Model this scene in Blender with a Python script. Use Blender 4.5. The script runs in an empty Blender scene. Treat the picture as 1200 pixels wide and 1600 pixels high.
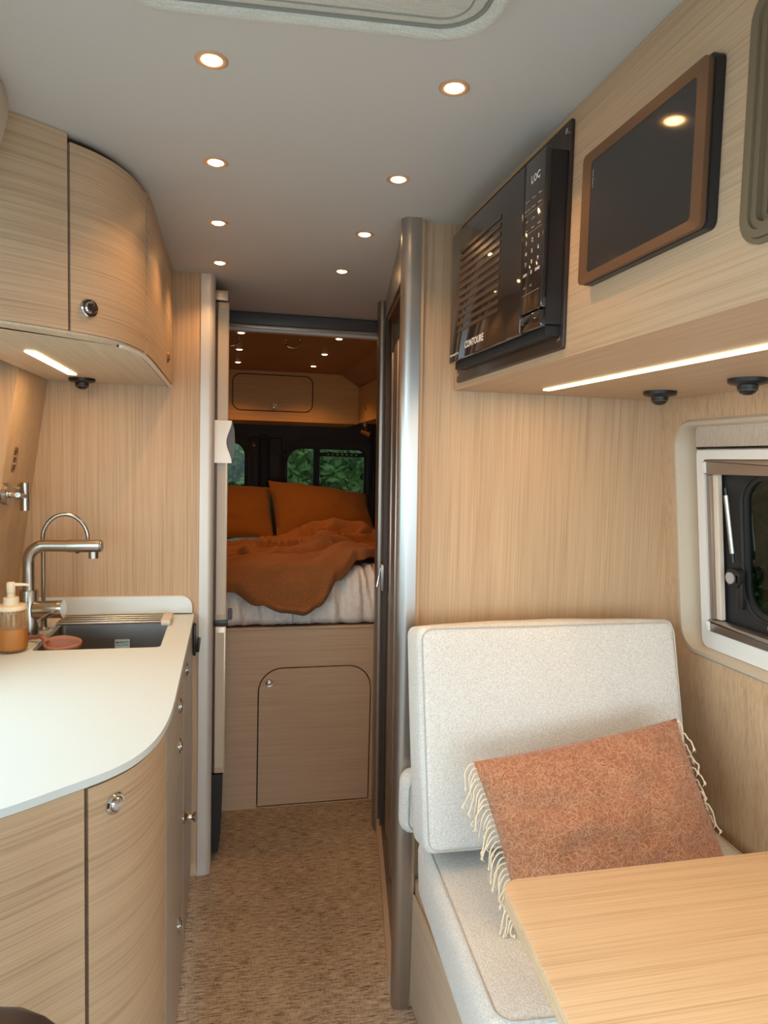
import bpy, bmesh, math, random
from math import sin, cos, pi, radians
from mathutils import Vector, Matrix, noise
random.seed(7)
D = bpy.data
SC = bpy.context.scene
COL = SC.collection

# ------------------------------------------------------------------ camera
YAW, PIT, ROL, FPX = 0.2196, 0.07147, 0.02617, 1100.2
fw = Vector((sin(YAW)*cos(PIT), cos(YAW)*cos(PIT), -sin(PIT)))
rt = Vector((cos(YAW), -sin(YAW), 0))
up = rt.cross(fw)
r2 = rt*cos(ROL) + up*sin(ROL)
u2 = up*cos(ROL) - rt*sin(ROL)
cam = D.cameras.new('camera')
camo = D.objects.new('camera', cam)
COL.objects.link(camo)
m = Matrix((r2, u2, -fw)).transposed().to_4x4()
m.translation = Vector((0, 0, 1.36))
camo.matrix_world = m
cam.sensor_fit = 'VERTICAL'
cam.sensor_height = 36.0
cam.lens = 36.0*FPX/1600.0
cam.clip_start = 0.02
SC.camera = camo

# ------------------------------------------------------------------ world, exposure
w = D.worlds.new('world')
SC.world = w
w.use_nodes = True
bg = w.node_tree.nodes['Background']
bg.inputs[0].default_value = (0.70, 0.88, 1.0, 1)      # even overcast sky
bg.inputs[1].default_value = 6.2
SC.view_settings.view_transform = 'Standard'
SC.view_settings.look = 'None'
SC.view_settings.gamma = 1
SC.view_settings.use_curve_mapping = False
SC.view_settings.exposure = 0.0
SPOT_W = 3.2          # each galley downlight
BED_W = 5.0           # each bedroom downlight
STRIP_R, STRIP_L = 4.0, 1.6
WARM = (1.0, 0.55, 0.23)

# ------------------------------------------------------------------ materials
def mat(name, col=(.8, .8, .8), rough=.5, metal=0.0, spec=None, coat=0, emis=None, es=0, aniso=0, sheen=0):
    m = D.materials.new(name)
    m.use_nodes = True
    b = m.node_tree.nodes['Principled BSDF']
    b.inputs['Base Color'].default_value = (*col, 1)
    b.inputs['Roughness'].default_value = rough
    b.inputs['Metallic'].default_value = metal
    if spec is not None: b.inputs['Specular IOR Level'].default_value = spec
    if coat: b.inputs['Coat Weight'].default_value = coat
    if emis:
        b.inputs['Emission Color'].default_value = (*emis, 1)
        b.inputs['Emission Strength'].default_value = es
    if aniso: b.inputs['Anisotropic'].default_value = aniso
    if sheen: b.inputs['Sheen Weight'].default_value = sheen
    return m

def nz(nt, vec, scale, detail=3, rough=.5):
    mp = nt.nodes.new('ShaderNodeMapping')
    mp.inputs['Scale'].default_value = scale
    nt.links.new(vec, mp.inputs['Vector'])
    n = nt.nodes.new('ShaderNodeTexNoise')
    n.inputs['Scale'].default_value = 1
    n.inputs['Detail'].default_value = detail
    n.inputs['Roughness'].default_value = rough
    nt.links.new(mp.outputs[0], n.inputs['Vector'])
    return n.outputs[0]

def ramp(nt, fac, stops):
    r = nt.nodes.new('ShaderNodeValToRGB')
    e = r.color_ramp.elements
    e[0].position, e[0].color = stops[0][0], (*stops[0][1], 1)
    e[1].position, e[1].color = stops[-1][0], (*stops[-1][1], 1)
    for p, c in stops[1:-1]:
        x = e.new(p); x.color = (*c, 1)
    nt.links.new(fac, r.inputs[0])
    return r.outputs[0]

def mix(nt, a, b, f, mode='MIX'):
    n = nt.nodes.new('ShaderNodeMix')
    n.data_type = 'RGBA'
    n.blend_type = mode
    for s, v in ((0, f), (6, a), (7, b)):
        if isinstance(v, (int, float)): n.inputs[s].default_value = v
        elif isinstance(v, tuple): n.inputs[s].default_value = (*v, 1)
        else: nt.links.new(v, n.inputs[s])
    return n.outputs[2]

def mathn(nt, op, a, b):
    n = nt.nodes.new('ShaderNodeMath'); n.operation = op
    for s, v in ((0, a), (1, b)):
        if isinstance(v, (int, float)): n.inputs[s].default_value = v
        else: nt.links.new(v, n.inputs[s])
    return n.outputs[0]

def bump(nt, h, strength, dist=.002):
    b = nt.nodes.new('ShaderNodeBump')
    b.inputs['Strength'].default_value = strength
    b.inputs['Distance'].default_value = dist
    nt.links.new(h, b.inputs['Height'])
    nt.links.new(b.outputs[0], nt.nodes['Principled BSDF'].inputs['Normal'])

def objco(nt):
    return nt.nodes.new('ShaderNodeTexCoord').outputs['Object']

def wood(name, grain, dark=(.40, .255, .145), light=(.60, .415, .255), rough=.42, contrast=1.0):
    """oak veneer; grain = axis along which the grain runs: 'x', 'y', 'z' or 'h' (horizontal on upright faces)"""
    m = mat(name, rough=rough, spec=.35)
    nt = m.node_tree
    v = objco(nt)
    hi, lo, md = 330, 3, 1.0
    sc = {'x': ((lo, hi, hi), (md*.6, 46, 46)), 'y': ((hi, lo, hi), (46, md*.6, 46)),
          'z': ((hi, hi, lo), (46, 46, md*.6)), 'h': ((lo, lo, hi), (md*.6, md*.6, 46))}[grain]
    f = nz(nt, v, sc[0], 4, .6)
    g = nz(nt, v, sc[1], 3, .55)
    b = mathn(nt, 'ADD', mathn(nt, 'MULTIPLY', f, .74), mathn(nt, 'MULTIPLY', g, .26))
    mid = tuple((a*.4+c*.6) for a, c in zip(dark, light))
    k = .16*contrast
    c = ramp(nt, b, [(.5-k, dark), (.5-.02, mid), (.5+k, light)])
    nt.links.new(c, nt.nodes['Principled BSDF'].inputs['Base Color'])
    bump(nt, f, .12, .0008)
    return m

W_V = wood('oak_vertical', 'z')
W_H = wood('oak_horizontal', 'h', dark=(.38, .26, .16), light=(.58, .42, .275))
W_Y = wood('oak_along', 'y')
W_X = wood('oak_across', 'x', light=(.70, .50, .31), dark=(.50, .33, .19))
W_P = wood('oak_pale', 'y', dark=(.55, .43, .30), light=(.74, .60, .44))
W_BED = wood('oak_lamplit', 'h', dark=(.50, .25, .065), light=(.74, .40, .12), contrast=1.4)  # bedroom oak with the orange lamp light put into the colour
W_DARKC = wood('oak_lamplit_ceiling', 'h', dark=(.24, .12, .045), light=(.33, .17, .065), contrast=1.4)  # bedroom ceiling oak; the dim warm lighting is put into the colour
GROOVE = mat('dark_groove', (.06, .03, .018), .7)
CEIL = mat('ceiling_vinyl', (.56, .525, .48), .75)
WHITE = mat('white_surface_daylit', (.66, .725, .74), .28)  # white worktop; the bluish daylight cast is put into the colour
STEEL = mat('brushed_steel', (.44, .41, .375), .27, 1.0)
CHROME = mat('chrome', (.62, .59, .56), .12, 1.0)
ALU = mat('satin_aluminium', (.46, .43, .40), .34, 1.0, aniso=.5)
ALUD = mat('satin_bronze_aluminium', (.30, .245, .205), .34, .8)
LAC = mat('fridge_champagne', (.60, .47, .36), .3, .35)
GREYP = mat('grey_satin', (.40, .355, .30), .32, spec=.6)  # even grey-beige satin on the aisle-facing fronts
BLACK = mat('black_plastic', (.012, .012, .013), .35)
BLACKG = mat('black_rubber', (.015, .015, .016), .6)
DGREY = mat('dark_grey_plastic', (.09, .085, .08), .45)
BRONZ = mat('dark_bronze_metal', (.055, .034, .024), .3, .3)
BGLASS = mat('black_glass', (.022, .016, .014), .05, 0, spec=.8)
COPPER = mat('copper_frame', (.17, .085, .042), .42, .4)
SCREEN = mat('dark_screen', (.028, .022, .020), .07, 0, spec=.6)
PRINT = mat('white_print', (.75, .72, .68), .5)
PRINTD = mat('faint_print', (.30, .26, .23), .5)
BEIGE = mat('beige_plastic', (.50, .415, .31), .45)
PLASW = mat('white_plastic', (.72, .71, .68), .4)
BONE = mat('bone_plastic', (.68, .60, .50), .4)
TAUPE = mat('taupe_aluminium', (.34, .27, .22), .35, .6)
OLIVE = mat('olive_bronze_rail', (.17, .120, .068), .5)
CREAM = mat('cream_plastic', (.80, .66, .48), .42)
SILI = mat('terracotta_silicone', (.36, .135, .075), .55)
LEATHER = mat('dark_brown_leather', (.035, .022, .018), .45)
DPANEL = mat('dark_door_lining', (.050, .034, .024), .6)
TRIMW = mat('white_edge_trim', (.68, .66, .62), .4)
BRASSD = mat('aged_brass', (.45, .28, .14), .3, 1.0)
RINGM = mat('ring_glow_tint', (.78, .52, .33), .35, .5)  # silver trim ring; the warm lamp glow is put into its colour
LAMP_ON = mat('lamp_glow', (1, .8, .5), .5, emis=(1, .60, .26), es=34)
LAMP_BED = mat('lamp_glow_bedroom', (1, .85, .6), .5, emis=(1, .80, .50), es=14)
STRIPM = mat('led_strip_glow', (1, .85, .6), .5, emis=(1, .80, .50), es=5.5)
GRASS = mat('grass', (.05, .12, .03), .9)
BARK = mat('bark', (.08, .055, .035), .9)

def fabric(name, c1, c2, sc=420, bs=.5, dist=.0015, rough=.95, sheen=.25, weave=False, detail=2):
    m = mat(name, c1, rough, spec=.15, sheen=sheen)
    nt = m.node_tree
    v = objco(nt)
    n = nz(nt, v, (sc, sc, sc), detail, .6)
    if weave:
        a = nz(nt, v, (sc*.08, sc, sc), 2); b = nz(nt, v, (sc, sc, sc*.08), 2)
        n = mathn(nt, 'MULTIPLY', mathn(nt, 'ADD', a, b), .5)
    c = ramp(nt, n, [(.36, c1), (.62, c2)])
    nt.links.new(c, nt.nodes['Principled BSDF'].inputs['Base Color'])
    bump(nt, n, bs, dist)
    return m

BOUCLE = fabric('cream_boucle', (.58, .55, .50), (.75, .725, .68), 330, .8, .0025)
PIPING = mat('cream_piping', (.50, .47, .42), .9)
MOHAIR = fabric('rust_mohair', (.32, .125, .06), (.42, .175, .09), 150, .8, .004, sheen=.3, detail=4)
FUZZ = mat('mohair_fibre', (.60, .31, .17), .9, sheen=.5)
YARN = mat('cream_yarn', (.72, .60, .42), .9)
LINEN = fabric('grey_green_linen', (.47, .45, .385), (.60, .58, .50), 420, .5, .001, weave=True)
LINEN2 = fabric('taupe_linen', (.40, .34, .28), (.55, .48, .40), 420, .4, .001, weave=True)
SHEET = fabric('white_cotton', (.70, .63, .56), (.76, .69, .62), 60, .15, .001, sheen=.1)
RUSTC = fabric('rust_cotton', (.26, .095, .018), (.30, .11, .022), 300, .2, .001, sheen=.1)
RUSTB = fabric('rust_blanket', (.21, .072, .020), (.30, .112, .034), 260, .8, .003, sheen=.08, detail=3)
CURT = fabric('black_curtain', (.012, .012, .012), (.02, .02, .02), 200, .2)

def floor_mat():
    m = mat('woven_vinyl_floor', rough=.6, spec=.25)
    nt = m.node_tree; v = objco(nt)
    a = nz(nt, v, (26, 240, 1), 2, .7)
    b = nz(nt, v, (260, 60, 1), 2, .5)
    g = nz(nt, v, (5, 8, 1), 2, .5)
    s = mathn(nt, 'ADD', mathn(nt, 'MULTIPLY', a, .68), mathn(nt, 'MULTIPLY', b, .22))
    s = mathn(nt, 'ADD', s, mathn(nt, 'MULTIPLY', g, .10))
    c = ramp(nt, s, [(.37, (.12, .078, .048)), (.44, (.27, .195, .135)), (.51, (.42, .325, .235)), (.62, (.54, .44, .33))])
    nt.links.new(c, nt.nodes['Principled BSDF'].inputs['Base Color'])
    bump(nt, a, .4, .001)
    return m
FLOOR = floor_mat()

def brushed(m, scale=(6, 500, 6), amt=.14):
    nt = m.node_tree; v = objco(nt)
    n = nz(nt, v, scale, 2)
    r = mathn(nt, 'ADD', mathn(nt, 'MULTIPLY', n, amt), .22)
    nt.links.new(r, nt.nodes['Principled BSDF'].inputs['Roughness'])
    return m
SINKM = brushed(mat('sink_steel', (.36, .33, .31), .35, 1.0), (500, 8, 500), .3)

def tinted(name, tint, gloss=.12):
    m = D.materials.new(name); m.use_nodes = True
    nt = m.node_tree; nt.nodes.clear()
    out = nt.nodes.new('ShaderNodeOutputMaterial')
    t = nt.nodes.new('ShaderNodeBsdfTransparent'); t.inputs[0].default_value = (*tint, 1)
    g = nt.nodes.new('ShaderNodeBsdfGlossy'); g.inputs['Roughness'].default_value = .03
    g.inputs['Color'].default_value = (.6, .6, .6, 1)
    mx = nt.nodes.new('ShaderNodeMixShader'); mx.inputs[0].default_value = gloss
    nt.links.new(t.outputs[0], mx.inputs[1]); nt.links.new(g.outputs[0], mx.inputs[2])
    nt.links.new(mx.outputs[0], out.inputs[0])
    return m
TINT_REAR = tinted('tinted_rear_glass', (.42, .43, .38), .012)
TINT_SIDE = tinted('tinted_side_glass', (.20, .22, .17), .07)
AMBER = mat('amber_glass', (1.0, .80, .50), .06)
AMBER.node_tree.nodes['Principled BSDF'].inputs['Transmission Weight'].default_value = .95
SOAP = mat('amber_soap', (.85, .38, .03), .2)

def leafm(name, a, b):
    m = mat(name, a, .6)
    nt = m.node_tree; v = objco(nt)
    n = nz(nt, v, (2.2, 2.2, 2.2), 4)
    nt.links.new(ramp(nt, n, [(.35, a), (.65, b)]), nt.nodes['Principled BSDF'].inputs['Base Color'])
    return m
LEAF = leafm('leaves', (.022, .06, .015), (.11, .22, .05))
LEAF2 = leafm('leaves_dark', (.010, .028, .008), (.04, .085, .022))

# ------------------------------------------------------------------ helpers
ORG = {}
def thing(name, label, cat, loc=(0, 0, 0), group=None):
    o = D.objects.new(name, None); COL.objects.link(o)
    o.empty_display_size = .05
    o.location = loc
    o['label'] = label; o['category'] = cat
    if group: o['group'] = group
    ORG[o] = Vector(loc)
    return o

def finish(bm, smooth):
    bmesh.ops.recalc_face_normals(bm, faces=bm.faces)

def obj(name, bm, material, parent=None, smooth=35, label=None, kind=None, recalc=True):
    if recalc: bmesh.ops.recalc_face_normals(bm, faces=bm.faces)
    org = ORG[parent] if parent is not None else Vector((0, 0, 0))
    if org.length > 0:
        bmesh.ops.translate(bm, verts=bm.verts, vec=-org)
    me = D.meshes.new(name); bm.to_mesh(me); bm.free()
    mats = material if isinstance(material, (list, tuple)) else [material]
    for x in mats: me.materials.append(x)
    if smooth:
        me.polygons.foreach_set('use_smooth', [True]*len(me.polygons))
        me.set_sharp_from_angle(angle=radians(smooth))
    o = D.objects.new(name, me); COL.objects.link(o)
    if parent is not None:
        o.parent = parent
    ORG[o] = org
    if label: o['label'] = label
    if kind: o['kind'] = kind
    return o

def tag(o, label, cat, group=None, kind=None):
    o['label'] = label; o['category'] = cat
    if group: o['group'] = group
    if kind: o['kind'] = kind
    return o

def struct(name, bm, material, parent=None, smooth=35, label=None):
    o = obj(name, bm, material, parent, smooth, label)
    o['kind'] = 'structure'
    return o

def dup(root, loc, label=None):
    r = root.copy(); COL.objects.link(r); r.location = loc
    if label: r['label'] = label
    for ch in list(root.children):
        c = ch.copy(); COL.objects.link(c); c.parent = r
        for g in list(ch.children):
            d = g.copy(); COL.objects.link(d); d.parent = c
    return r

def B(): return bmesh.new()

def add_faces(bm, vs, fs):
    bv = [bm.verts.new(v) for v in vs]
    out = []
    for f in fs:
        try: out.append(bm.faces.new([bv[i] for i in f]))
        except ValueError: pass
    return bv, out

def box(bm, x0, x1, y0, y1, z0, z1, bev=0, seg=2):
    vs = [(x, y, z) for z in (z0, z1) for y in (y0, y1) for x in (x0, x1)]
    fs = [(0, 1, 3, 2), (4, 6, 7, 5), (0, 4, 5, 1), (2, 3, 7, 6), (0, 2, 6, 4), (1, 5, 7, 3)]
    bv, bf = add_faces(bm, vs, fs)
    bmesh.ops.recalc_face_normals(bm, faces=bf)
    if bev:
        es = {e for f in bf for e in f.edges}
        bmesh.ops.bevel(bm, geom=list(es), offset=bev, segments=seg, profile=.5, affect='EDGES')
    return bm

def basis(d):
    d = Vector(d).normalized()
    a = Vector((0, 0, 1)) if abs(d.z) < .9 else Vector((1, 0, 0))
    u = d.cross(a).normalized(); v = d.cross(u).normalized()
    return d, u, v

def lathe(bm, prof, org, axis=(0, 0, 1), seg=24, cap=True):
    d, u, v = basis(axis); org = Vector(org)
    rings = []
    for r, h in prof:
        rings.append([bm.verts.new(org + d*h + (u*cos(2*pi*i/seg)+v*sin(2*pi*i/seg))*max(r, 1e-5)) for i in range(seg)])
    for a, b in zip(rings, rings[1:]):
        for i in range(seg):
            bm.faces.new((a[i], a[(i+1) % seg], b[(i+1) % seg], b[i]))
    if cap:
        bm.faces.new(rings[0][::-1]); bm.faces.new(rings[-1])
    return bm

def cyl(bm, p0, p1, r0, r1=None, seg=20):
    p0, p1 = Vector(p0), Vector(p1)
    r1 = r0 if r1 is None else r1
    return lathe(bm, [(r0, 0), (r1, (p1-p0).length)], p0, p1-p0, seg)

def catmull(pts, n=6, closed=False):
    P = [Vector(p) for p in pts]; out = []
    N = len(P)
    rng = range(N if closed else N-1)
    for i in rng:
        p0 = P[(i-1) % N] if closed or i > 0 else P[0]*2-P[1]
        p1 = P[i]; p2 = P[(i+1) % N]
        p3 = P[(i+2) % N] if closed or i+2 < N else P[-1]*2-P[-2]
        for k in range(n):
            t = k/n
            out.append(.5*((2*p1)+(p2-p0)*t+(2*p0-5*p1+4*p2-p3)*t*t+(3*p1-p0-3*p2+p3)*t**3))
    if not closed: out.append(P[-1])
    return out

def tube(bm, pts, r, seg=10, closed=False):
    P = [Vector(p) for p in pts]; N = len(P)
    rings = []; prev = None
    for i, p in enumerate(P):
        if closed: t = P[(i+1) % N]-P[i-1]
        else: t = (P[min(i+1, N-1)]-P[max(i-1, 0)])
        t.normalize()
        if prev is None:
            _, u, v = basis(t)
        else:
            u = (prev - t*prev.dot(t)).normalized(); v = t.cross(u)
        prev = u
        rr = r[i] if isinstance(r, (list, tuple)) else r
        rings.append([bm.verts.new(p+(u*cos(2*pi*k/seg)+v*sin(2*pi*k/seg))*rr) for k in range(seg)])
    prs = list(zip(rings, rings[1:]))
    if closed: prs.append((rings[-1], rings[0]))
    for a, b in prs:
        for k in range(seg):
            bm.faces.new((a[k], a[(k+1) % seg], b[(k+1) % seg], b[k]))
    if not closed:
        bm.faces.new(rings[0][::-1]); bm.faces.new(rings[-1])
    return bm

def rrect(u0, u1, v0, v1, r, n=8):
    """rounded rectangle; r may be a 4-tuple for corners (u1v1, u0v1, u0v0, u1v0)"""
    rs = r if isinstance(r, (tuple, list)) else (r,)*4
    cs = [(u1, v1, 0, -1, -1), (u0, v1, 90, 1, -1), (u0, v0, 180, 1, 1), (u1, v0, 270, -1, 1)]
    out = []
    for (cu, cv, a0, su, sv), rr in zip(cs, rs):
        rr = max(rr, 1e-4)
        ou, ov = cu+su*rr, cv+sv*rr
        for k in range(n+1):
            a = radians(a0+90*k/n)
            out.append((ou+cos(a)*rr, ov+sin(a)*rr))
    return out

def prism(bm, loop, n0, n1, M, bev=0):
    """solid of outline loop (u,v) between depths n0 (back) and n1 (front); bev chamfers the front rim"""
    N = len(loop)
    cu = sum(p[0] for p in loop)/N; cv = sum(p[1] for p in loop)/N
    lev = [(n0, 0), (n1-bev if n1 > n0 else n1+bev, 0)]
    if bev: lev += [(n1-bev*.3 if n1 > n0 else n1+bev*.3, bev*.3), (n1, bev)]
    rings = []
    for n, ins in lev:
        ring = []
        for i, (a, b) in enumerate(loop):
            if ins:
                p, q = loop[i-1], loop[(i+1) % N]
                tx, ty = q[0]-p[0], q[1]-p[1]; L = math.hypot(tx, ty) or 1
                nx, ny = -ty/L, tx/L
                a, b = a+nx*ins, b+ny*ins
            ring.append(bm.verts.new(M(a, b, n)))
        rings.append(ring)
    for a, b in zip(rings, rings[1:]):
        for i in range(N):
            bm.faces.new((a[i], a[(i+1) % N], b[(i+1) % N], b[i]))
    bm.faces.new(rings[0][::-1]); bm.faces.new(rings[-1])
    return bm

def ring(bm, lo, li, n0, n1, M, n1i=None):
    """flat frame between equal-count loops lo (outer), li (inner)"""
    n1i = n1 if n1i is None else n1i
    N = len(lo)
    A = [bm.verts.new(M(a, b, n0)) for a, b in lo]; Bv = [bm.verts.new(M(a, b, n1)) for a, b in lo]
    C = [bm.verts.new(M(a, b, n1i)) for a, b in li]; Dv = [bm.verts.new(M(a, b, n0)) for a, b in li]
    for P, Q in ((A, Bv), (Bv, C), (C, Dv), (Dv, A)):
        for i in range(N):
            bm.faces.new((P[i], P[(i+1) % N], Q[(i+1) % N], Q[i]))
    return bm

def plate(bm, outer, holes, n0, n1, M, cuts=()):
    """plate with holes by triangle fill"""
    es = []
    loops = []
    for lp in [outer]+list(holes):
        vs = [bm.verts.new((a, b, 0)) for a, b in lp]
        loops.append(vs)
        es += [bm.edges.new((vs[i], vs[(i+1) % len(vs)])) for i in range(len(vs))]
    r = bmesh.ops.triangle_fill(bm, edges=es, use_beauty=True, use_dissolve=False)
    faces = [g for g in r['geom'] if isinstance(g, bmesh.types.BMFace)]
    vmap = {}
    allv = [v for l in loops for v in l]
    for v in allv: vmap[v] = bm.verts.new(M(v.co.x, v.co.y, n1))
    for f in faces:
        bm.faces.new([vmap[v] for v in f.verts][::-1])
    for l in loops:
        for i in range(len(l)):
            a, b = l[i], l[(i+1) % len(l)]
            bm.faces.new((a, b, vmap[b], vmap[a]))
    for v in allv: v.co = M(v.co.x, v.co.y, n0)
    return bm

def sheet(bm, plan, z0, z1, th, flip=1, bev=0):
    """upright board that follows a plan curve; thickness to one side"""
    P = [Vector((p[0], p[1], 0)) for p in plan]; N = len(P)
    off = []
    for i in range(N):
        t = (P[min(i+1, N-1)]-P[max(i-1, 0)]).normalized()
        off.append(P[i]+Vector((-t.y, t.x, 0))*th*flip)
    sec = [(0, z0), (0, z1), (1, z1), (1, z0)]
    rows = []
    for i in range(N):
        rows.append([bm.verts.new(Vector(((P[i] if s == 0 else off[i]).x, (P[i] if s == 0 else off[i]).y, z))) for s, z in sec])
    for a, b in zip(rows, rows[1:]):
        for k in range(4):
            bm.faces.new((a[k], a[(k+1) % 4], b[(k+1) % 4], b[k]))
    bm.faces.new(rows[0]); bm.faces.new(rows[-1][::-1])
    return bm

def offset_curve(plan, d):
    P = [Vector((p[0], p[1])) for p in plan]; N = len(P); out = []
    for i in range(N):
        t = (P[min(i+1, N-1)]-P[max(i-1, 0)]).normalized()
        out.append((P[i].x-t.y*d, P[i].y+t.x*d))
    return out

def bend(bm, f):
    for v in bm.verts: v.co = Vector(f(v.co))
    return bm

def padded(sx, sy, sz, r, puff=.0, cuts=10):
    """upholstered block centred at the origin with rounded edges and puffed faces"""
    bm = B()
    box(bm, -sx/2, sx/2, -sy/2, sy/2, -sz/2, sz/2, r, 4)
    bmesh.ops.subdivide_edges(bm, edges=[e for e in bm.edges if e.calc_length() > min(sx, sy, sz)*.6 and e.calc_length() > .05],
                              cuts=cuts, use_grid_fill=True)
    for v in bm.verts:
        x, y, z = v.co
        fx, fy, fz = 1-(2*x/sx)**2, 1-(2*y/sy)**2, 1-(2*z/sz)**2
        fx, fy, fz = max(fx, 0), max(fy, 0), max(fz, 0)
        n = noise.noise(Vector((x*9+3, y*9, z*9)))*.0025
        if abs(x) > sx/2-r*.3: x += math.copysign(puff*.5*fy*fz, x)
        if abs(y) > sy/2-r*.3: y += math.copysign(puff*fx*fz + n, y)
        if abs(z) > sz/2-r*.3: z += math.copysign(puff*fx*fy + n, z)
        v.co = (x, y, z)
    return bm

def text(s, size, M, material, parent, name='lettering', depth=.0004, align='CENTER', bold=False, label=None):
    c = D.curves.new('t', 'FONT'); c.body = s; c.size = size
    c.align_x = align; c.align_y = 'CENTER'; c.extrude = depth/2; c.resolution_u = 2
    if bold: c.offset = size*.02
    o = D.objects.new('t', c)
    me = D.meshes.new_from_object(o)
    bm = B(); bm.from_mesh(me)
    D.objects.remove(o); D.curves.remove(c); D.meshes.remove(me)
    for v in bm.verts: v.co = M(v.co.x, v.co.y, v.co.z)
    return obj(name, bm, material, parent, 0, label, recalc=False)

def Mplane(o, eu, ev, en):
    o, eu, ev, en = Vector(o), Vector(eu), Vector(ev), Vector(en)
    return lambda u, v, n: o+eu*u+ev*v+en*n
M_XY = lambda z0=0: (lambda u, v, n: Vector((u, v, z0+n)))

# ------------------------------------------------------------------ setting
HC = 1.92
def xw(z):                               # inner face of the right side wall
    if z > .94: return 1.143-(z-.94)*.1014
    t = (.94-z)/.94
    return 1.143+.055*sin(t*pi/2)
def xl(z):                               # inner face of the left side wall
    if z > .87: return -.625+(z-.87)*.1439
    return -.625-.02*(1-z/.87)

bm = B(); box(bm, -.80, 1.30, -.6, 4.9, -.04, 0)
struct('floor', bm, FLOOR, smooth=0)
bm = B(); box(bm, -.80, 1.30, -.75, 2.86, HC, HC+.04)
struct('ceiling', bm, CEIL, smooth=0)

bm = B(); box(bm, -.80, 1.30, -.80, -.752, 1.58, 1.96)
struct('wall_front_sky_block', bm, PLASW, smooth=0)  # unseen header, added to cut direct sky light on the upper cabinets
bm = B(); box(bm, -.80, 1.30, -2.1, -.802, 1.58, 1.62)
struct('ceiling_cab_sky_block', bm, CEIL, smooth=0)  # unseen cab roof, added with the header to limit the sky opening
bm = B(); box(bm, -.80, -.76, -.75, .80, 1.74, 1.915)
struct('wall_left_sky_block', bm, PLASW, smooth=0)  # unseen band, added to shape the sky light entering on the left
bm = B(); box(bm, 1.20, 1.24, -.75, -.62, 0, 1.915)
struct('wall_right_front', bm, PLASW, smooth=0)
bm = B(); box(bm, -14, 18, -14, -2.2, -.55, -.50)
struct('ground_front_sky_block', bm, mat('asphalt', (.16, .16, .155), .9), smooth=0)  # unseen dark ground, added to reduce light reaching the ceiling from below
bm = B(); box(bm, -14, -.95, -2.19, 4.9, -.55, -.50)
struct('ground_left_sky_block', bm, mat('asphalt_left', (.16, .16, .155), .9), smooth=0)  # same added ground on the left, out of view
# right wall: strips around the window opening
WY0, WY1, WZ0, WZ1 = .74, 1.575, .903, 1.478
hole = rrect(WY0, WY1, WZ0, WZ1, .065, 10)
bm = B()
plate(bm, [(-.6, .94*0+.90-.012), (1.63, .888), (1.63, 1.95), (-.6, 1.95)], [hole], .03, 0,
      lambda u, v, n: Vector((xw(v) if v > .94 else 1.143+(.94-v)*.09, u, v))+Vector((n, 0, 0)))
zs = [.888*i/10 for i in range(11)]
rows = []
for z in zs:
    x = xw(z) if z < .88 else 1.143+(.94-z)*.09
    rows.append([bm.verts.new((x, -.6, z)), bm.verts.new((x, 1.63, z))])
for a, b in zip(rows, rows[1:]): bm.faces.new((a[0], a[1], b[1], b[0]))
struct('wall_right', bm, W_V)
# outer skin of the van, right and left beyond the galley
bm = B()
box(bm, 1.24, 1.28, 1.60, 4.85, 0, 1.95)
struct('wall_right_rear', bm, DPANEL, smooth=0)

bm = B()
vs = []
def leftwall(bm, y0, y1, dx=0, z0=0, z1=1.95):
    zz = [z0+(z1-z0)*i/8 for i in range(9)]
    A = [(xl(z)-dx, y, z) for z in zz for y in (y0, y1)]
    Bk = [(xl(z)-dx-.07, y, z) for z in zz for y in (y0, y1)]
    fs = []
    for i in range(8):
        a = 2*i
        fs += [(a, a+1, a+3, a+2), (18+a, 18+a+2, 18+a+3, 18+a+1), (a, a+2, 18+a+2, 18+a), (a+1, 18+a+1, 18+a+3, a+3)]
    fs += [(0, 18, 19, 1), (16, 17, 35, 34)]
    add_faces(bm, A+Bk, fs)
leftwall(bm, 1.975, 2.276)
struct('wall_left', bm, W_V)
MLW = lambda u, v, n: Vector((xl(v)-.045+n, u, v))
KW = rrect(.92, 1.66, .985, 1.50, .05, 8)
bm = B(); plate(bm, [(.82, .8685), (1.973, .8685), (1.973, 1.95), (.82, 1.95)], [KW], -.03, 0, MLW)
struct('wall_left_front', bm, W_V)
w4 = D.objects.new('window_4', None); COL.objects.link(w4); w4['kind'] = 'structure'; w4.location = (xl(1.25)-.05, 1.3, 1.25); ORG[w4] = Vector(w4.location)
bm = B(); ring(bm, [(a+(.03 if a > 1.3 else -.03), b+(.03 if b > 1.25 else -.03)) for a, b in KW], KW, .0005, .008, MLW)
obj('frame', bm, PLASW, w4)
bm = B(); prism(bm, KW, -.022, -.018, MLW)
obj('pane', bm, tinted('clear_glass', (.88, .95, .93), .06), w4, 0)
bm = B(); box(bm, -.80, -.76, 2.33, 4.85, 0, 1.95)
struct('wall_left_rear', bm, DPANEL, smooth=0)

# logo sized marks engraved in the left wall by the counter
lm = thing('socket_plate', 'small dark engraved oblong plate low on the sloping oak wall above the faucet', 'plate', (-.565, 2.06, 1.34))
bm = B()
MS = lambda u, v, n: Vector((xl(1.34+v)+n, 2.06+u, 1.34+v))
ring(bm, rrect(-.02, .02, -.034, .034, .016, 6), rrect(-.0165, .0165, -.0305, .0305, .0125, 6), 0, .002, MS)
obj('rim', bm, BRASSD, lm)
for k in range(3):
    bm = B()
    ring(bm, rrect(-.009, .009, -.028+k*.02, -.014+k*.02, .006, 5), rrect(-.005, .005, -.025+k*.02, -.017+k*.02, .003, 5), 0, .0015, MS)
    obj('mark', bm, GROOVE, lm)

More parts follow.
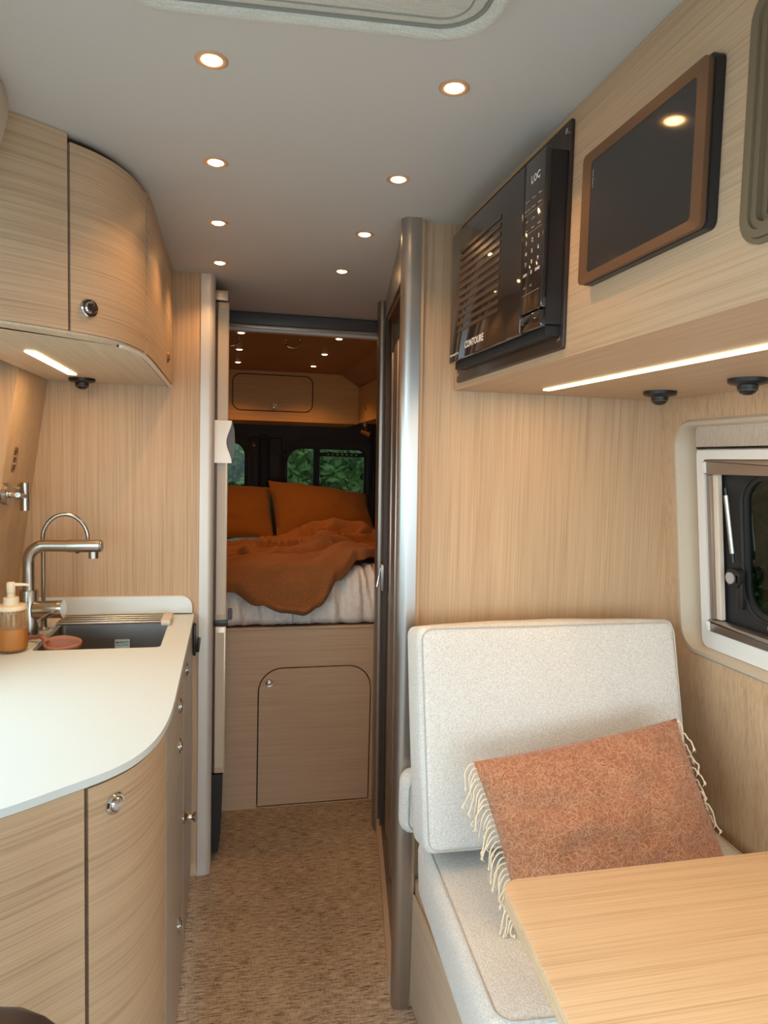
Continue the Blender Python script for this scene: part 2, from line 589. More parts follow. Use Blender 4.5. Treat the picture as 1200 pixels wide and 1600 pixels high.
# right partition (behind the bench) and bathroom side
bm = B(); box(bm, .4385, 1.24, 1.63, 1.655, 0, HC); bend(bm, lambda c: Vector((c.x+.015*(1-c.z/1.92), c.y, c.z)) if c.x < .6 else c)
struct('wall_partition', bm, W_V, smooth=0)
# left partition with rounded column
bm = B(); box(bm, -.76, -.085, 2.28, 2.325, 0.0, HC)
struct('wall_galley', bm, W_V, smooth=0)
bm = B()
prof = [(-.085, 2.325), (-.085, 2.272)]+[(-.062+cos(a)*.020, 2.292-sin(a)*.020) for a in [radians(90-x) for x in range(0, 91, 15)]]+[(-.042, 2.325)]
prism(bm, prof, .0, HC, M_XY())
ALUL = mat('pale_satin_aluminium', (.62, .575, .52), .42, .35)
struct('trim_1', bm, ALUL, label='rounded pale metal edge of the partition beside the sink')

# bathroom wall: line from near column to far post
P0, P1 = Vector((.397, 1.66, 0)), Vector((.534, 2.47, 0))
bd = (P1-P0).normalized(); bn = Vector((-bd.y, bd.x, 0))        # towards the aisle
def lean(c): return Vector((c.x+.026*(1-c.z/HC), c.y, c.z))     # the doorway leans a little
MB_ = lambda u, v, n: lean(P0+bd*u+Vector((0, 0, v))+bn*n)
L = (P1-P0).length-.03
bm = B()   # near column
c = [(.428, 1.642), (.428, 1.603)]+[(.408+cos(a)*.022, 1.625+sin(a)*.022) for a in [radians(270-x) for x in range(0, 91, 10)]]+[(.388, 1.634), (.396, 1.642)]
prism(bm, c, 0, HC, lambda u, v, n: lean(Vector((u, v, n))))
struct('trim_2', bm, ALU, label='near rounded aluminium column of the bathroom doorway')
bm = B()
box(bm, .4285, .4385, 1.612, 1.6295, 0, HC); bend(bm, lean)
struct('trim_3', bm, W_V, smooth=0, label='thin oak strip between the column and the partition')
bm = B()   # far post
c = []
for a in range(0, 360, 15):
    c.append((.535+.024*max(-.9, min(.9, 1.15*cos(radians(a)))), 2.475+.032*max(-.9, min(.9, 1.1*sin(radians(a))))))
prism(bm, c, 0.0, HC, lambda u, v, n: lean(Vector((u, v, n))))
struct('trim_4', bm, ALUD, label='far rounded bronze post of the bathroom doorway')
bm = B()   # header board
prism(bm, [(.02, 1.80), (L-.01, 1.855), (L-.01, HC), (.02, HC)], -.02, -.002, MB_)
struct('trim_5', bm, ALU, smooth=0, label='satin metal header over the bathroom doorway')
bm = B()
prism(bm, [(.03, 1.785), (L-.02, 1.842), (L-.02, 1.855), (.03, 1.80)], -.045, -.010, MB_)
struct('trim_6', bm, BRASSD, smooth=0, label='narrow rail under the bathroom header')
bm = B()   # threshold
prism(bm, [(.0, 0), (L, 0), (L, .05), (.0, .05)], -.03, .008, MB_)
struct('trim_7', bm, LAC, smooth=0, label='low champagne threshold of the bathroom')
bm = B()
prism(bm, [(.0, .051), (L, .051), (L, .058), (.0, .058)], -.028, -.006, MB_)
struct('trim_8', bm, ALUD, smooth=0, label='dark track on the threshold')
dr = thing('door_1', 'x', 'x', tuple(P0)); del dr['label']; del dr['category']; dr['kind'] = 'structure'
for k in range(6):
    bm = B()
    u0 = L-.02-(k+1)*.125; u1 = u0+.118
    prism(bm, rrect(u0, u1, .062, 1.72, .004, 2), -.036, -.018-(k % 2)*.004, MB_, .003)
    obj('slat', bm, ALUD, dr)
bm = B(); prism(bm, rrect(L-.05, L-.02, .03, 1.80, .004, 2), -.017, -.002, MB_, .002)
obj('edge_rail', bm, DPANEL, dr)
bm = B(); prism(bm, rrect(L-.056, L-.022, .905, 1.0, .004, 3), -.004, .006, MB_, .002)
lt = obj('latch', bm, ALUD, dr)
bm = B(); tube(bm, catmull([MB_(L-.034, .985, .006), MB_(L-.034, .95, .012), MB_(L-.036, .92, .018), MB_(L-.046, .915, .022)], 4), .0035, 8)
obj('latch_lever', bm, CHROME, lt)
# bathroom interior, plain white
bm = B()
box(bm, 1.20, 1.235, 1.66, 2.48, 0, 1.90)
struct('wall_bathroom', bm, PLASW, smooth=0)
bm = B(); box(bm, .580, 1.24, 2.50, 2.70, 0, HC)
struct('wall_bathroom_rear', bm, W_V, smooth=0)

# ------------------------------------------------------------------ bedroom shell
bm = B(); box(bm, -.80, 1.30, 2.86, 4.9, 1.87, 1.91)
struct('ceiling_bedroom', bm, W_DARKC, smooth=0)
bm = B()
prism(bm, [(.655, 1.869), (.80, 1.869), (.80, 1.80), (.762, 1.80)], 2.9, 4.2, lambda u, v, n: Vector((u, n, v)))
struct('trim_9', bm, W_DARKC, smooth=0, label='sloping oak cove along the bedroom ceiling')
# header with blind cassette at the bedroom entrance
hb = thing('blind_cassette', 'dark slim roller blind cassette across the top of the bedroom entrance', 'blind', (.28, 2.80, 1.88))
bm = B(); box(bm, -.06, .60, 2.79, 2.85, 1.872, 1.918, .006)
obj('cassette', bm, DGREY, hb)
bm = B(); box(bm, -.06, .60, 2.795, 2.85, 1.8595, 1.8715, .002)
obj('fascia', bm, LAC, hb)
bm = B(); box(bm, -.06, .60, 2.788, 2.825, 1.846, 1.859, .004)
obj('pull_bar', bm, TRIMW, hb)
bm = B(); box(bm, .575, .597, 2.786, 2.7895, 1.874, 1.916)
obj('end_cap', bm, BLACK, hb)

# rear wall with two door windows
RY = 4.75
MR = lambda u, v, n: Vector((u, RY-n, v))
wL = rrect(-.42, .122, .98, 1.475, (.10, .05, .05, .05), 8)
wR = rrect(.375, .925, .98, 1.445, (.06, .11, .05, .05), 8)
bm = B()
plate(bm, [(-.79, .02), (1.27, .02), (1.27, 1.90), (-.79, 1.90)], [wL, wR], -.03, 0, MR)
struct('wall_back', bm, DPANEL, smooth=0)
def offl(lp, d):
    N = len(lp); out = []
    for i in range(N):
        p, q = lp[i-1], lp[(i+1) % N]
        tx, ty = q[0]-p[0], q[1]-p[1]; l = math.hypot(tx, ty) or 1
        out.append((lp[i][0]+ty/l*d, lp[i][1]-tx/l*d))
    return out
for nm, lp in (('window_1', wL), ('window_2', wR)):
    r_ = D.objects.new(nm, None); COL.objects.link(r_); r_['kind'] = 'structure'; r_.location = (lp[0][0], RY, 1.2)
    ORG[r_] = Vector(r_.location)
    bm = B(); ring(bm, offl(lp, .045), offl(lp, .002), .001, .030, MR, .012)
    obj('surround', bm, DPANEL, r_)
    bm = B(); ring(bm, offl(lp, .004), offl(lp, -.014), -.02, .008, MR)
    obj('seal', bm, BLACKG, r_)
    bm = B(); prism(bm, lp, -.026, -.022, MR)
    obj('pane', bm, TINT_REAR, r_)
    if nm == 'window_2':
        bm = B(); box(bm, .563, .605, RY-.006, RY+.02, .98, 1.45)
        obj('mullion', bm, BLACKG, r_)
        bm = B(); box(bm, .60, .93, RY-.006, RY+.02, 1.385, 1.412)
        obj('transom', bm, BLACKG, r_)
        for k in range(7):
            bm = B(); box(bm, .655+k*.032, .668+k*.032, RY-.008, RY-.0062, 1.396, 1.402)
            obj('vent_mark', bm, PRINT, r_)
# raised inner door panels and the gap between the doors
for x0, x1, nm in ((.135, .205, 'trim_10'), (.262, .352, 'trim_11')):
    bm = B(); box(bm, x0, x1, RY-.028, RY-.002, .72, 1.50, .012, 3)
    struct(nm, bm, DPANEL, label='raised brown lining of a rear van door')
bm = B(); box(bm, .210, .255, RY-.04, RY-.002, .72, 1.52, .003)
struct('trim_12', bm, BLACKG, label='black seal between the rear van doors')
bm = B(); ring(bm, rrect(.285, .40, 1.375, 1.475, .02, 4), rrect(.300, .385, 1.390, 1.460, .014, 4), .029, .034, MR)
struct('trim_13', bm, BLACKG, label='recessed outline in the rear door lining')
bm = B(); lathe(bm, [(.016, 0), (.016, .008), (.010, .014), (.001, .016)], (.165, RY-.028, 1.452), (0, -1, 0), 16)
tag(obj('button', bm, STEEL), 'small round silver cap on the rear door lining left of the centre seal', 'button')
# black curtain on the right of the rear window
cu = thing('curtain', 'black curtain hanging at the right end of the rear window', 'curtain', (.93, 4.66, .95))
bm = B()
pl = [(.935+.02*i/2.0*.9, 4.68+.018*sin(i*1.7)) for i in range(0, 24)]
sheet(bm, pl, .93, 1.56, .004)
obj('cloth', bm, CURT, cu)

# rear overhead cabinet
rc = thing('rear_cabinet', 'oak overhead cabinet across the rear above the bed pillows with a rounded hatch', 'cabinet', (.2, 4.2, 1.58))
RCY = 4.2
MC = lambda u, v, n: Vector((u, RCY-n, v))
hl = rrect(.02, .49, 1.635, 1.85, .05, 8)
bm = B(); plate(bm, [(-.75, 1.58), (.765, 1.58), (.765, 1.869), (-.75, 1.869)], [hl], -.018, 0, MC)
obj('front', bm, W_BED, rc, 0)
bm = B(); box(bm, -.75, .765, RCY+.0185, 4.70, 1.58, 1.60)
obj('underside', bm, W_BED, rc, 0)
bm = B(); prism(bm, hl, -.03, -.026, MC)
obj('gap', bm, GROOVE, rc, 0, label='dark gap around the hatch')
bm = B(); prism(bm, offl(hl, -.006), -.0255, 0, MC)
ht = obj('hatch', bm, W_BED, rc, 0)
def knob(parent, org, axis, s=1.0, m=CHROME, popped=False, name='knob'):
    bm = B()
    if popped:
        lathe(bm, [(.0165*s, 0), (.0165*s, .002*s), (.009*s, .009*s), (.0065*s, .013*s), (.0065*s, .021*s), (.012*s, .026*s), (.0135*s, .029*s), (.0125*s, .031*s), (.001, .0315*s)], org, axis, 24)
    else:
        lathe(bm, [(.0175*s, 0), (.0175*s, .002*s), (.0155*s, .0048*s), (.0125*s, .0045*s), (.0115*s, .003*s), (.0112*s, .0055*s), (.009*s, .0075*s), (.001, .0082*s)], org, axis, 28)
    k = obj(name, bm, m, parent)
    return k
knob(ht, (.262, RCY, 1.662), (0, -1, 0), 1.0, BRASSD)
# right cabinet in the bedroom
sc_ = thing('side_cabinet', 'oak overhead cabinet along the right side of the bedroom', 'cabinet', (.78, 3.5, 1.58))
bm = B(); box(bm, .762, .78, 2.70, 4.198, 1.585, 1.795)
d_ = obj('door', bm, W_BED, sc_, 0)
bm = B(); box(bm, .7805, 1.235, 2.70, 4.198, 1.585, 1.605)
obj('underside', bm, W_BED, sc_, 0)
knob(d_, (.762, 3.95, 1.665), (-1, 0, 0), 1.0, BRASSD)
# small brass reading lamp below the cabinets
rl = thing('reading_lamp', 'small brass reading lamp under the cabinet corner by the black curtain', 'lamp', (.79, 4.12, 1.58))
bm = B(); cyl(bm, (.79, 4.12, 1.585), (.79, 4.12, 1.565), .014)
obj('base', bm, BRASSD, rl)
bm = B(); tube(bm, [(.79, 4.12, 1.566), (.795, 4.11, 1.545), (.79, 4.10, 1.535)], .005)
obj('arm', bm, BRASSD, rl)
bm = B(); cyl(bm, (.765, 4.10, 1.535), (.815, 4.08, 1.515), .012, .017)
obj('head', bm, BRASSD, rl)
# chrome hooks on the bedroom ceiling
def hook(x, y, lab):
    h = thing('coat_hook', lab, 'hook', (x, y, 1.87), 'chrome hooks on the bedroom ceiling')
    for s in (-1, 1):
        bm = B(); lathe(bm, [(.010, 0), (.010, .004), (.004, .006), (.004, .016), (.007, .020), (.001, .024)], (x+s*.03, y, 1.87), (0, 0, -1), 14)
        obj('stud', bm, CHROME, h)
    bm = B(); tube(bm, [(x+.03*cos(a), y, 1.852-.018*sin(a)) for a in [pi*i/12 for i in range(13)]], .0035, 8)
    obj('loop', bm, CHROME, h)
hook(.265, 3.06, 'chrome double hook at the middle of the bedroom ceiling')
hook(.01, 3.10, 'chrome double hook at the left of the bedroom ceiling beside the refrigerator')
kr = thing('curtain_rail', 'thin chrome rail with studs on the far post at the bedroom entrance', 'rail', (.573, 2.68, 1.85))
bm = B(); tube(bm, [(.573, 2.68, 1.845), (.573, 2.68, 1.715)], .003, 8)
obj('rod', bm, CHROME, kr)
for z in (1.84, 1.78, 1.72):
    bm = B(); lathe(bm, [(.006, -.004), (.008, 0), (.006, .004)], (.573, 2.68, z), (0, 0, 1), 12)
    obj('stud', bm, CHROME, kr)

# ------------------------------------------------------------------ bed base, mattress, bedding
bb = thing('bed_base', 'oak platform bed base at the end of the aisle with an arched hatch', 'bed', (.28, 2.69, 0))
MBD = lambda u, v, n: Vector((u, 2.69-n, v))
hp = rrect(.121, .567, .004, .556, (.095, .095, .001, .001), 10)
hp[-9:] = hp[-9:]
bm = B(); plate(bm, [(-.7, .0), (.62, .0), (.62, .705), (-.7, .705)], [[(a, max(b, .004)) for a, b in hp]], -.018, 0, MBD)
W_BASE = wood('oak_bed_base', 'h', dark=(.40, .255, .155), light=(.56, .39, .25), contrast=1.3)
obj('front', bm, W_BASE, bb, 0)
bm = B(); prism(bm, hp, -.030, -.024, MBD)
obj('gap', bm, GROOVE, bb, 0, label='dark gap around the arched hatch')
bm = B(); prism(bm, [(a, max(b, .008)) for a, b in offl(hp, -.005)], -.0235, .0005, MBD)
hh = obj('hatch', bm, W_BASE, bb, 0)
knob(hh, (.165, 2.6895, .497), (0, -1, 0), .9, CHROME)
bm = B(); box(bm, -.7, 1.2, 2.7085, 4.70, .66, .705)
obj('platform', bm, W_BASE, bb, 0)
bm = B(); box(bm, -.7, .62, 2.684, 2.7075, .7055, .714, .003)
obj('lip', bm, W_BASE, bb, 0)

def bed_profile(a, x):
    """a = distance along the duvet section from the lower front edge; returns y, z, normal"""
    r = .085; zf = .716; top = .895+.02*sin(x*5)+.03*max(0, min(1, (x-.25)/.3))
    h1 = (top-r)-zf
    if a < h1:
        bul = .012*sin(pi*a/h1)
        return Vector((2.715-bul, zf+a)), Vector((-1, 0))
    a -= h1
    if a < r*pi/2:
        t = a/r
        return Vector((2.715+r-r*cos(t), top-r+r*sin(t))), Vector((-cos(t), sin(t)))
    a -= r*pi/2
    return Vector((2.715+r+a, top-.035*a)), Vector((0, 1))
def duvet_wave(x, a):
    fr = max(0, 1-abs(a-.12)/.30)
    wv = (.30-abs(noise.noise(Vector((x*21+a*2.0, a*1.6, 1.3)))))*.060*fr + (.3-abs(noise.noise(Vector((x*44+5+a*4, a*3, 7)))))*.022*fr
    wv += noise.noise(Vector((x*7, a*5, 4)))*.012*min(1, a/.3)
    if a < .02: wv -= (.02-a)*.9
    return wv
bm = B()
NX, NA = 240, 120
amax = 2.1
g = []
for i in range(NX+1):
    x = -.62+1.75*i/NX
    row = []
    for j in range(NA+1):
        t = j/NA
        a = .45*(t/.45) if t < .45 else .45+(amax-.45)*(t-.45)/.55
        p, n = bed_profile(a, x)
        wv = duvet_wave(x, a)
        p = p+n*wv
        y = max(p.x, 2.690)
        row.append(bm.verts.new((x, y if y < 4.70 else 4.70, max(p.y, .7155))))
    g.append(row)
for i in range(NX):
    for j in range(NA):
        bm.faces.new((g[i][j], g[i+1][j], g[i+1][j+1], g[i][j+1]))
be = [r[0] for r in g]; en = [r[-1] for r in g]
lo = [bm.verts.new((v.co.x, 4.70, .7155)) for v in en]
for i in range(NX):
    bm.faces.new((en[i], en[i+1], lo[i+1], lo[i])); bm.faces.new((be[i+1], be[i], lo[i], lo[i+1]))
bm.faces.new([v for v in g[0]]+[lo[0]]); bm.faces.new([v for v in g[-1]][::-1]+[lo[-1]])
tag(obj('duvet', bm, SHEET, None, 60), 'white gathered cotton duvet on the bed base under a rust blanket', 'bedding')

# rust blanket
def lerp_tab(tab, x):
    for (x0, y0), (x1, y1) in zip(tab, tab[1:]):
        if x <= x1:
            t = max(0, (x-x0)/(x1-x0)); t = t*t*(3-2*t)
            return y0+(y1-y0)*t
    return tab[-1][1]
EDGE = [(-.6, .20), (-.2, .17), (.02, .125), (.12, .095), (.22, .062), (.29, .050), (.34, .085), (.42, .165), (.52, .235), (.70, .42), (.95, .60)]
BACK = [(-.6, 1.25), (.1, 1.35), (.4, 1.5), (.95, 1.6)]
bm = B()
NX, NA = 200, 130
fold = [  # ridges: (x0,a0,x1,a1,width,height)
    (-.1, .52, .62, .50, .05, .050), (-.05, .33, .30, .40, .045, .040), (.28, .40, .60, .60, .05, .050),
    (.05, .21, .33, .16, .030, .020), (.36, .22, .56, .33, .030, .035), (.0, .80, .9, .85, .09, .06), (.3, 1.1, .95, 1.2, .12, .10), (.42, .33, .70, .36, .03, .035)]
def seg_d(x, a, x0, a0, x1, a1):
    dx, da = x1-x0, a1-a0; L2 = dx*dx+da*da
    t = max(0, min(1, ((x-x0)*dx+(a-a0)*da)/L2))
    return math.hypot(x-x0-t*dx, a-a0-t*da), t
g = []
for i in range(NX+1):
    x = -.55+1.45*i/NX
    row = []
    a0 = lerp_tab(EDGE, x)+.004*noise.noise(Vector((x*14, 0, 0))); a1 = lerp_tab(BACK, x)+.03*noise.noise(Vector((x*7, 3, 0)))
    for j in range(NA+1):
        t = j/NA
        a = a0+(a1-a0)*(t**1.35)
        p, n = bed_profile(a, x)
        h = .010+.030*max(0, 1-abs(a-.12)/.30)+.008*(1+noise.noise(Vector((x*6, a*9, 2))))+.03*max(0, .16-abs(noise.noise(Vector((x*3.2+a*1.5, a*7.5-x*2, 5)))))/.16+.003*noise.noise(Vector((x*30, a*30, 2)))
        for (fx0, fa0, fx1, fa1, wd, ht_) in fold:
            dd, tt = seg_d(x, a+.02*sin(x*9), fx0, fa0, fx1, fa1)
            h += ht_*math.exp(-(dd/wd)**2)*(.6+.4*sin(pi*tt))
        edge = min((a-a0)/.02, 1)
        h *= .6+.4*max(edge, 0)
        p = p+n*h
        row.append(bm.verts.new((x, min(p.x, 4.6), p.y)))
    g.append(row)
for i in range(NX):
    for j in range(NA):
        bm.faces.new((g[i][j], g[i+1][j], g[i+1][j+1], g[i][j+1]))
bl = obj('blanket', bm, RUSTB, None, 80)
sm = bl.modifiers.new('thick', 'SOLIDIFY'); sm.thickness = .007; sm.offset = 1
tag(bl, 'rust coloured fuzzy throw blanket crumpled over the white duvet', 'blanket')

def pillow_mesh(C, N=26, th=.07, pinch=.06, wr=.004, seed=0, pow_=.55):
    """C: corners TL, TR, BL, BR as vectors; bulges along the quad normal both ways"""
    TL, TR, BL, BR = [Vector(c) for c in C]
    nrm = (TR-TL).cross(BL-TL).normalized()
    if nrm.y > 0: nrm = -nrm
    bm = B(); F = []; K = []
    for i in range(N+1):
        fr_, bk = [], []
        for j in range(N+1):
            u, v = i/N, j/N
            U, V = 2*u-1, 2*v-1
            cu, cv = 1-pinch*(1-abs(V)**2.0)*1.0, 1-pinch*(1-abs(U)**2.0)
            uu, vv = .5+.5*U*cu, .5+.5*V*cv
            p = TL*(1-uu)*(1-vv)+TR*uu*(1-vv)+BL*(1-uu)*vv+BR*uu*vv
            k = (max(0, (1-U*U)*(1-V*V)))**pow_
            q = noise.noise(Vector((u*7+seed, v*7, seed)))*wr*4*min(1, k*2)+noise.noise(Vector((u*22+seed, v*22, seed)))*wr*min(1, k*2)
            fr_.append(bm.verts.new(p+nrm*(th*k+q)))
            if i in (0, N) or j in (0, N): bk.append(fr_[-1])
            else: bk.append(bm.verts.new(p-nrm*(th*k)))
        F.append(fr_); K.append(bk)
    for i in range(N):
        for j in range(N):
            bm.faces.new((F[i][j], F[i+1][j], F[i+1][j+1], F[i][j+1]))
            bm.faces.new((K[i][j], K[i][j+1], K[i+1][j+1], K[i+1][j]))
    return bm, nrm
bm, _ = pillow_mesh([(-.36, 4.50, 1.19), (.27, 4.50, 1.18), (-.36, 4.25, .89), (.275, 4.25, .885)], th=.09, pinch=.03, seed=3)
tag(obj('pillow', bm, RUSTC, None, 80), 'rust bed pillow at the left partly hidden by the refrigerator edge', 'pillow', 'rust pillows on the bed')
bm, _ = pillow_mesh([(.245, 4.42, 1.225), (.87, 4.46, 1.15), (.285, 4.14, .893), (.90, 4.22, .905)], th=.10, pinch=.03, seed=8)
tag(obj('pillow', bm, RUSTC, None, 80), 'rust bed pillow at the right standing under the rear window', 'pillow', 'rust pillows on the bed')

# ------------------------------------------------------------------ downlights
def downlight(x, y, z, s, power, glow, group, label, tone=WARM):
    t = thing('ceiling_light', label, 'light', (x, y, z), group)
    bm = B(); lathe(bm, [(.0235*s, 0), (.0236*s, -.0010), (.0200*s, -.0022), (.0150*s, -.0012), (.0142*s, .0)], (x, y, z), (0, 0, 1), 28, cap=False)
    obj('trim_ring', bm, RINGM, t)
    bm = B(); lathe(bm, [(.0139*s, -.0002), (.0138*s, -.0016), (.0105*s, -.0034), (.001, -.0044)], (x, y, z), (0, 0, 1), 24)
    obj('lens', bm, glow, t)
    l = D.lights.new('lamp', 'SPOT'); l.energy = power; l.color = tone
    l.spot_size = radians(128); l.spot_blend = .6; l.shadow_soft_size = .014
    lo = D.objects.new('lamp', l); COL.objects.link(lo); lo.location = (0, 0, -.011); lo.parent = t
    return t
row = ['nearest', 'second nearest', 'third nearest', 'farthest']
first = None
for side, x0, x1 in (('left', -.028, -.028), ('right', .325, .325)):
    for k in range(4):
        y = (1.07 if side == 'left' else 1.05)+.355*k
        lab = '%s round recessed ceiling light of the %s row over the aisle' % (row[k], side)
        if first is None: first = downlight(x0, y, HC, 1, SPOT_W, LAMP_ON, 'galley ceiling lights', lab)
        else: dup(first, (x0, y, HC), lab)
firstb = None
for side, x in (('left', .048), ('right', .452)):
    for k in range(3):
        lab = '%s small ceiling light of the %s row above the bed' % (['nearest', 'middle', 'farthest'][k], side)
        y = 2.98+.455*k
        if firstb is None: firstb = downlight(x, y, 1.87, .95, BED_W, LAMP_BED, 'bedroom ceiling lights', lab, (1.0, .50, .16))
        else: dup(firstb, (x, y, 1.87), lab)

# ------------------------------------------------------------------ roof hatch shade
sk = thing('skylight_shade', 'padded grey-green linen shade of the roof hatch at the top of the view', 'shade', (.1, .7, HC))
MU = lambda u, v, n: Vector((u, v+.012-.085*(u-.1), HC-n))     # the shade hangs slightly askew
L0 = rrect(-.150, .324, .40, .912, .07, 10)
L1 = rrect(-.118, .292, .43, .877, .05, 10)
bm = B()
rows = []
N = len(L0)
for k in range(9):
    t = k/8
    lp = [(a[0]+(b[0]-a[0])*t, a[1]+(b[1]-a[1])*t) for a, b in zip(L0, L1)]
    n = .004+.026*sin(pi*(t*.88+.0))**.6 if k else 0
    rows.append([bm.verts.new(MU(a, b, n)) for a, b in lp])
for a, b in zip(rows, rows[1:]):
    for i in range(N): bm.faces.new((a[i], a[(i+1) % N], b[(i+1) % N], b[i]))
obj('border', bm, LINEN, sk, 60)
bm = B(); prism(bm, offl(L1, .001), .004, .024, MU, .008)
obj('centre_pad', bm, LINEN, sk, 60)
bm = B(); tube(bm, [MU(a, b, .022) for a, b in offl(L1, .001)], .003, 8, closed=True)
obj('piping', bm, mat('linen_piping', (.22, .215, .18), .9), sk)
for d_, nn in ((-.018, .0245),):
    bm = B(); tube(bm, [MU(a, b, nn) for a, b in offl(L1, d_)], .0012, 6, closed=True)
    obj('seam', bm, mat('linen_seam', (.26, .255, .21), .9), sk)

# ------------------------------------------------------------------ left overhead cabinet
ZL = 1.578
UC = catmull([(-.168, 2.278, 0), (-.168, 2.0, 0), (-.169, 1.70, 0), (-.175, 1.58, 0), (-.195, 1.485, 0), (-.232, 1.415, 0), (-.288, 1.362, 0), (-.36, 1.310, 0), (-.47, 1.262, 0), (-.56, 1.235, 0)], 8)
UC = [(p.x, p.y) for p in UC]
def sub(plan, f): return [p for p in plan if f(p)]
def cut(plan, y0, y1):
    """sub-curve by y (the curves fall in y monotonically)"""
    out = []
    for (a, b) in zip(plan, plan[1:]):
        for k in range(4):
            t = k/4; q = (a[0]+(b[0]-a[0])*t, a[1]+(b[1]-a[1])*t)
            if y0 <= q[1] <= y1: out.append(q)
    return out
uc = thing('overhead_cabinet', 'curved oak overhead cabinet on the left above the sink', 'cabinet', (-.3, 1.8, ZL))
inner = offset_curve(UC, -.019)
bm = B()
lp = [(p[0], p[1]) for p in inner]+[(xl(1.6)+.002, inner[-1][1]), (xl(1.6)+.002, 2.278)]
prism(bm, lp[::-1], ZL+.001, HC-.001, M_XY())
obj('body', bm, GROOVE, uc, 0, label='dark carcass seen in the door gaps')
bm = B()
ucb = offset_curve(UC, -.003)
lp = ucb+[(xl(1.578)+.003, ucb[-1][1]), (xl(1.578)+.003, 2.278)]
prism(bm, lp[::-1], ZL-.004, ZL+.0005, M_XY())
W_BOUNCE = W_P  # paler oak; bounce light from the counter is put into the colour
obj('underside', bm, W_BOUNCE, uc, 0, label='oak underside toned pale for light bounced off the worktop')
bm = B()
sheet(bm, cut(offset_curve(UC, -.002), 1.47, 2.276), ZL-.010, ZL-.0045, .008, -1)
obj('edge_trim', bm, TRIMW, uc, 0, label='white trim strip under the cabinet edge')
bm = B(); sheet(bm, cut(offset_curve(UC, -.011), 1.47, 2.276), ZL-.0085, ZL-.0044, .002, -1)
obj('trim_gap', bm, GROOVE, uc, 0)
dA = cut(UC, 1.612, 2.276); dB = cut(UC, 1.371, 1.597); dC = cut(UC, 1.23, 1.3685)
bm = B(); sheet(bm, dA, ZL+.001, HC-.002, .017, -1)
a_ = obj('door', bm, W_H, uc, 25)
bm = B(); sheet(bm, dB, ZL+.001, HC-.015, .017, -1)
b_ = obj('door', bm, W_H, uc, 25)
bm = B(); sheet(bm, dC, ZL+.001, HC-.001, .017, -1)
obj('fixed_panel', bm, W_H, uc, 25)
# find point and normal on the curve
def on_curve(plan, y):
    for (a, b) in zip(plan, plan[1:]):
        if a[1] >= y >= b[1]:
            t = (a[1]-y)/max(a[1]-b[1], 1e-6)
            p = Vector((a[0]+(b[0]-a[0])*t, y, 0)); d = Vector((b[0]-a[0], b[1]-a[1], 0)).normalized()
            return p, Vector((-d.y, d.x, 0))
p, n = on_curve(UC, 1.395)
if n.y > 0: n = -n
k = knob(b_, p+Vector((0, 0, 1.625)), n, 1.0)
bm = B()
u_ = n.cross(Vector((0, 0, 1)))
cq = p+Vector((0, 0, 1.625))+n*.006
box(bm, -.0016, .0016, -.0016, .0016, -.0095, .0095, .0012)
bend(bm, lambda c: cq+u_*(c.x+c.z*.25)+Vector((0, 0, 1))*c.z+n*c.y)
obj('knob_rib', bm, CHROME, b_)
knob(a_, (-.168, 2.08, 1.635), (1, 0, 0), .9, BRASSD)
# led strip under it
def led(name, x0, x1, y0, y1, z, power, label, skew=0):
    t = thing(name, label, 'light', ((x0+x1)/2, (y0+y1)/2, z))
    bm = B()
    add_faces(bm, [(x0+skew, y0, z-.003), (x1+skew, y0, z-.003), (x1, y1, z-.003), (x0, y1, z-.003), (x0+skew, y0, z), (x1+skew, y0, z), (x1, y1, z), (x0, y1, z)],
              [(0, 3, 2, 1), (4, 5, 6, 7), (0, 1, 5, 4), (1, 2, 6, 5), (2, 3, 7, 6), (3, 0, 4, 7)])
    obj('diffuser', bm, STRIPM, t, 0)
    l = D.lights.new('strip', 'AREA'); l.shape = 'RECTANGLE'; l.size = (x1-x0); l.size_y = (y1-y0)
    l.energy = power; l.color = (1, .64, .30)
    lo = D.objects.new('strip', l); COL.objects.link(lo); lo.parent = t; lo.location = (0, 0, -.006)
    return t
led('light_strip', -.421, -.400, 1.634, 2.055, ZL-.0045, STRIP_L, 'warm light strip set into the underside of the left overhead cabinet')
# swivelling black reading spots
def eyeball(x, y, z, label):
    t = thing('spot_lamp', label, 'lamp', (x, y, z), 'black spot lamps under the overhead cabinets')
    bm = B(); lathe(bm, [(.036, 0), (.036, -.007), (.033, -.010), (.020, -.013), (.001, -.0135)], (x, y, z), (0, 0, 1), 32)
    obj('base_ring', bm, BLACK, t)
    bm = B(); lathe(bm, [(.019, -.010), (.0185, -.018), (.0145, -.026), (.008, -.030), (.001, -.031)], (x, y, z), (0, 0, 1), 24)
    h = obj('swivel_head', bm, BLACK, t)
    bm = B(); tube(bm, [(x+.017*cos(a), y+.017*sin(a), z-.0215) for a in [2*pi*i/20 for i in range(20)]], .0014, 6, closed=True)
    obj('rib', bm, DGREY, h)
eyeball(-.408, 2.17, ZL-.0042, 'black round spot lamp under the left overhead cabinet')
# padded headliner end at the far left
bm = B()
lp = [(-.56, 1.9195), (-0.340, 1.9195)]+[(p.x, p.y) for p in catmull([(-0.338, 1.912, 0), (-0.335, 1.895, 0), (-0.337, 1.872, 0), (-0.345, 1.840, 0), (-0.359, 1.808, 0), (-0.384, 1.775, 0), (-.43, 1.755, 0)], 3)]+[(-.56, 1.745)]
prism(bm, lp, .30, 1.228, lambda u, v, n: Vector((u, n, v)))
tag(obj('ceiling_bolster', bm, mat('beige_headliner', (.50, .43, .35), .8), None, 40), 'beige rounded panel at the top left corner under the ceiling', 'panel')

